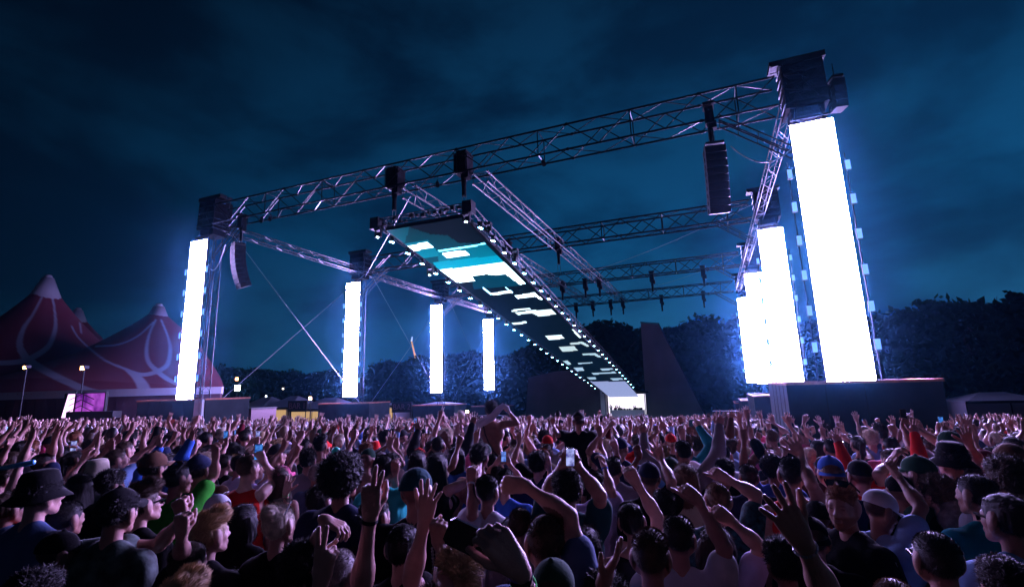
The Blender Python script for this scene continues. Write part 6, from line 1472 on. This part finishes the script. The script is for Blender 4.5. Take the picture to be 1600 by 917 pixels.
# ---------------------------------------------------------------- everyone behind them, one mass
def far_crowd():
    r = np.random.default_rng(5); DL = RND[-1][2]
    # light figures: heads, arms, torso as closed low tubes with colours by vertex
    def fig(kind, lod):
        R = np.random.default_rng(kind+100*lod); nseg = [7, 5, 4][lod]; Vs, Fs, Cs = [], [], []; n = 0
        def tube(pts, rs, c, cap=True, sx=1.0):
            nonlocal n
            pts = np.array(pts, float); m = len(pts); th = np.arange(nseg)*2*PI/nseg
            for k_, (p, rr) in enumerate(zip(pts, rs)):
                d = unit(pts[min(k_+1, m-1)]-pts[max(k_-1, 0)]); a = unit(np.cross(d, [.02, 1., .03])); b = np.cross(d, a)
                Vs.append(p+rr*(np.cos(th)[:, None]*a*sx+np.sin(th)[:, None]*b)); Cs.append(np.full(nseg, c))
            for k_ in range(m-1):
                for i in range(nseg): Fs.append((n+k_*nseg+i, n+k_*nseg+(i+1) % nseg, n+(k_+1)*nseg+(i+1) % nseg, n+(k_+1)*nseg+i))
            n += m*nseg
        # 0 skin 1 shirt 2 hair 3 legs
        tube([(0, 0, .1), (0, 0, .9)], (.12, .16), 3); tube([(0, 0, .85), (0, 0, 1.2), (0, 0, 1.40), (0, -.01, 1.49), (0, -.01, 1.51)], (.135, .155, .165, .085, .02), 1, sx=1.25)
        tube([(0, -.02, 1.45), (0, -.01, 1.56)], (.055, .052), 0)
        tube([(0, .035, 1.545), (0, .030, 1.57), (0, .025, 1.64), (0, .015, 1.70), (0, .0, 1.73)], (.02, .055, .078, .070, .01), 0)
        lo = 1.60 if kind % 3 else 1.46
        tube([(0, -.03, lo), (0, -.03, 1.66), (0, -.012, 1.73), (0, -.01, 1.785), (0, -.01, 1.80)], (.062, .089, .088, .052, .005), 2)
        for s in (-1, 1):
            up = (kind+(s > 0)*3) % 5 < 2
            S = np.array([s*.19, 0, 1.43])
            if up:
                hd = np.array([s*R.uniform(.02, .42), R.uniform(-.05, .4), R.uniform(1.66, 1.95)]); E, Wp = fit_arm(S, hd, (s*1., 0, -.5)); f = unit([s*R.uniform(-.3, .4), .2, 1.])
            else: E = S+[s*.06, 0, -.28]; Wp = E+[-s*.02, .12, -.2]; f = np.array([0, .3, -.9])
            tube([S-[0, 0, 0], S+(E-S)*.5], (.075, .062), 1); tube([S+(E-S)*.4, E], (.050, .040), 0); tube([E, Wp], (.042, .026), 0)
            x = unit(np.cross(f, [0, 1, 0]))
            if lod == 0 and up:
                tube([Wp, Wp+f*.05, Wp+f*.095], (.026, .042, .038), 0, sx=1)
                if kind % 2:
                    for q in (-.03, -.01, .012, .032): tube([Wp+f*.085+x*q, Wp+f*.165+x*q*1.9], (.012, .008), 0)
                else: tube([Wp+f*.08, Wp+f*.12], (.045, .03), 0)
            else: tube([Wp, Wp+f*.09, Wp+f*.16], (.028, .046, .018), 0)
        F = np.array(Fs); return np.vstack(Vs).astype(np.float32), F.astype(np.int32), np.concatenate(Cs)
    figs = {l: [fig(k, l) for k in range(16)] for l in (0, 1, 2)}
    shirts = np.array([CC[c] for c in ('black', 'charcoal', 'navy', 'white', 'grey', 'teal', 'pale blue', 'lilac', 'red', 'white', 'blue', 'pink', 'cream', 'denim', 'turquoise', 'black', 'black')])
    skins = np.array([SK[k] for k in (0, 1, 2, 4, 3, 1)])*.85; hairs = np.array([HC[c] for c in ('black', 'dark', 'dark', 'brown', 'brown', 'light', 'blond', 'black')])
    Vo, Fo, Co = [], [], []; n = 0; cnt = 0; phones = []
    D = DL-.5; rows = []
    while D < 95:
        st = .50 if D < 16 else .60 if D < 28 else .80 if D < 45 else 1.0
        xs = np.arange(-75, 1675, (st*1.02)*CAM_F/D)
        for px0 in xs:
            px_ = px0+r.uniform(-.4, .4)*st*CAM_F/D; D_ = D+r.uniform(-.35, .35)*st; d = ray(px_, 655); x, y = d[0]*D_, d[1]*D_
            if y > 76.5 or blocked(x, y) or x < -78 or x > 60: continue
            if y > 74 and -17 < x < -8.5: continue
            if (x < -44 and y > 45+(x+44)*-.25) or (x < -60 and y > 27): continue
            if D_ < DL+.6 and not near_ok(x, y, .42): continue
            if x > 12 and r.random() < .25: continue
            rows.append((x, y, D_))
        D += st*.92
    for (x, y, D_) in rows:
        lod = 0 if D_ < 17 else 1 if D_ < 34 else 2
        V, F, C = figs[lod][r.integers(16)]; s = r.uniform(.92, 1.07); yaw = math.atan2(-(STAGE[0]-x), STAGE[1]-y)+r.normal(0, .3); c, sn = math.cos(yaw), math.sin(yaw)
        P = V*s; Q = np.stack([c*P[:, 0]-sn*P[:, 1]+x, sn*P[:, 0]+c*P[:, 1]+y, P[:, 2]+ground_z(x, y)], -1)
        hair = hairs[r.integers(len(hairs))] if r.random() > .14 else shirts[r.integers(len(shirts))]
        sk = skins[r.integers(len(skins))]; pal = np.stack([sk, shirts[r.integers(len(shirts))] if r.random() > .12 else sk, hair, (.02, .02, .03)])
        Vo.append(Q); Fo.append(F+n); Co.append(pal[C]); n += len(V); cnt += 1
    V = np.concatenate(Vo); F = np.concatenate(Fo); C = np.concatenate(Co)
    m = bpy.data.materials.new('crowd_colours'); m.use_nodes = True; nt = m.node_tree; b = nt.nodes['Principled BSDF']; b.inputs['Roughness'].default_value = .55; a = N(nt, 'ShaderNodeAttribute', attribute_name='Col'); nt.links.new(a.outputs[0], b.inputs['Base Color'])
    o = bpy.data.objects.new('crowd', mk_mesh('crowd', V, F, m, C)); COL.objects.link(o); tag(o, 'dense far crowd with arms in the air stretching to the stage', 'crowd', kind='stuff')
    print('far crowd', cnt, 'figures', len(F), 'faces')
far_crowd()

for i, (dx, dy, k, lab) in enumerate(((-15.4, 80.6, 7, 'performer at the tent side end of the far stage with arms up'), (-14.7, 80.8, 3, 'second performer from the tent side on the far stage'), (-14.0, 80.5, 13, 'third performer from the tent side on the far stage'), (-11.6, 80.6, 1, 'dark performer behind the equipment near the treeline end of the far stage'))):
    me = PM[k]; b = bpy.data.objects.new('person', me['body']); COL.objects.link(b); b.location = (dx, dy, -5.2); b.rotation_euler = (0, 0, PI+.1*i); b.color = (*SK[i % 3], 1); tag(b, lab, 'person', 'performers on the far stage')
    sp = dict(PSP[k]); sp.update(hair=('fade', 'dark'), col=['white', 'pink', 'cream', 'black'][i]); dress(b, sp, PR[k], {kk: v for kk, v in me.items() if kk != 'body'})

def small_things():
    P = at_depth(270, 663, 13.0); t = empty('hand_fan', P.tolist()); tag(t, 'open orange pink hand fan held up over the crowd near the first pillar', 'hand fan')
    mb = MB(); n = 10; a = [math.radians(20+15*k) for k in range(n)]
    for k in range(n-1):
        z = .012*(k % 2); z2 = .012*((k+1) % 2); mb.add([(0, 0, -.1), (.22*math.cos(a[k]), z, -.1+.24*math.sin(a[k])), (.22*math.cos(a[k+1]), z2, -.1+.24*math.sin(a[k+1]))], [(0, 1, 2)])
    mb.build('leaf', pbr('fan_cloth', (.75, .16, .12), .7), t); mb = MB(); mb.tube((0, 0, -.1), (.02, 0, -.32), .01, 6); mb.build('handle', PLAST, t)
    a_, b_ = at_depth(-14, 735, 3.6), at_depth(52, 722, 3.6); mb = MB(); mb.tube(a_-a_, b_-a_, .016, 10, r2=.02); mb.tube((b_-a_), (b_-a_)*1.02, .02, 10, r2=.004)
    o = mb.build('inflatable_stick', pbr('blue_plastic', (.06, .28, .50), .25), None, smooth=True); o.location = a_.tolist(); tag(o, 'long pale blue stick held level at the photo edge above the bucket hat', 'stick')
    P = at_depth(983, 662, 24); t = empty('figure_balloon', P.tolist()); 
    tag(t, 'small bright orange figure shaped balloon lifted in front of the stage', 'balloon')
    mb = MB(); mb.tube((0, 0, -.35), (0, 0, .1), .09, 8, r2=.13); mb.tube((0, 0, .1), (0, 0, .3), .13, 8, r2=.05); mb.tube((.08, 0, .05), (.26, 0, .22), .05, 6); mb.tube((-.08, 0, .05), (-.24, 0, .22), .05, 6); mb.build('body', pbr('orange_skin', (.9, .25, .05), .4), t, smooth=True)
small_things()

# ------------------------------------------------------------------ air
def haze():
    m = bpy.data.materials.new('haze'); m.use_nodes = True; nt = m.node_tree; nt.nodes.clear(); o = N(nt, 'ShaderNodeOutputMaterial'); v = N(nt, 'ShaderNodeVolumePrincipled')
    v.inputs['Color'].default_value = (.11, .44, .76, 1); v.inputs['Density'].default_value = HAZE_D; v.inputs['Anisotropy'].default_value = .96
    nt.links.new(v.outputs[0], o.inputs['Volume'])
    mb = MB(); mb.box((-10, 45, 6), (340, 330, 52)); ob = mb.build('haze', m); ob['kind'] = 'stuff'; ob['label'] = 'thin drifting show haze and damp air'
HAZE_D = .00026
haze()
print('script seconds', round(time.time()-T0, 1))
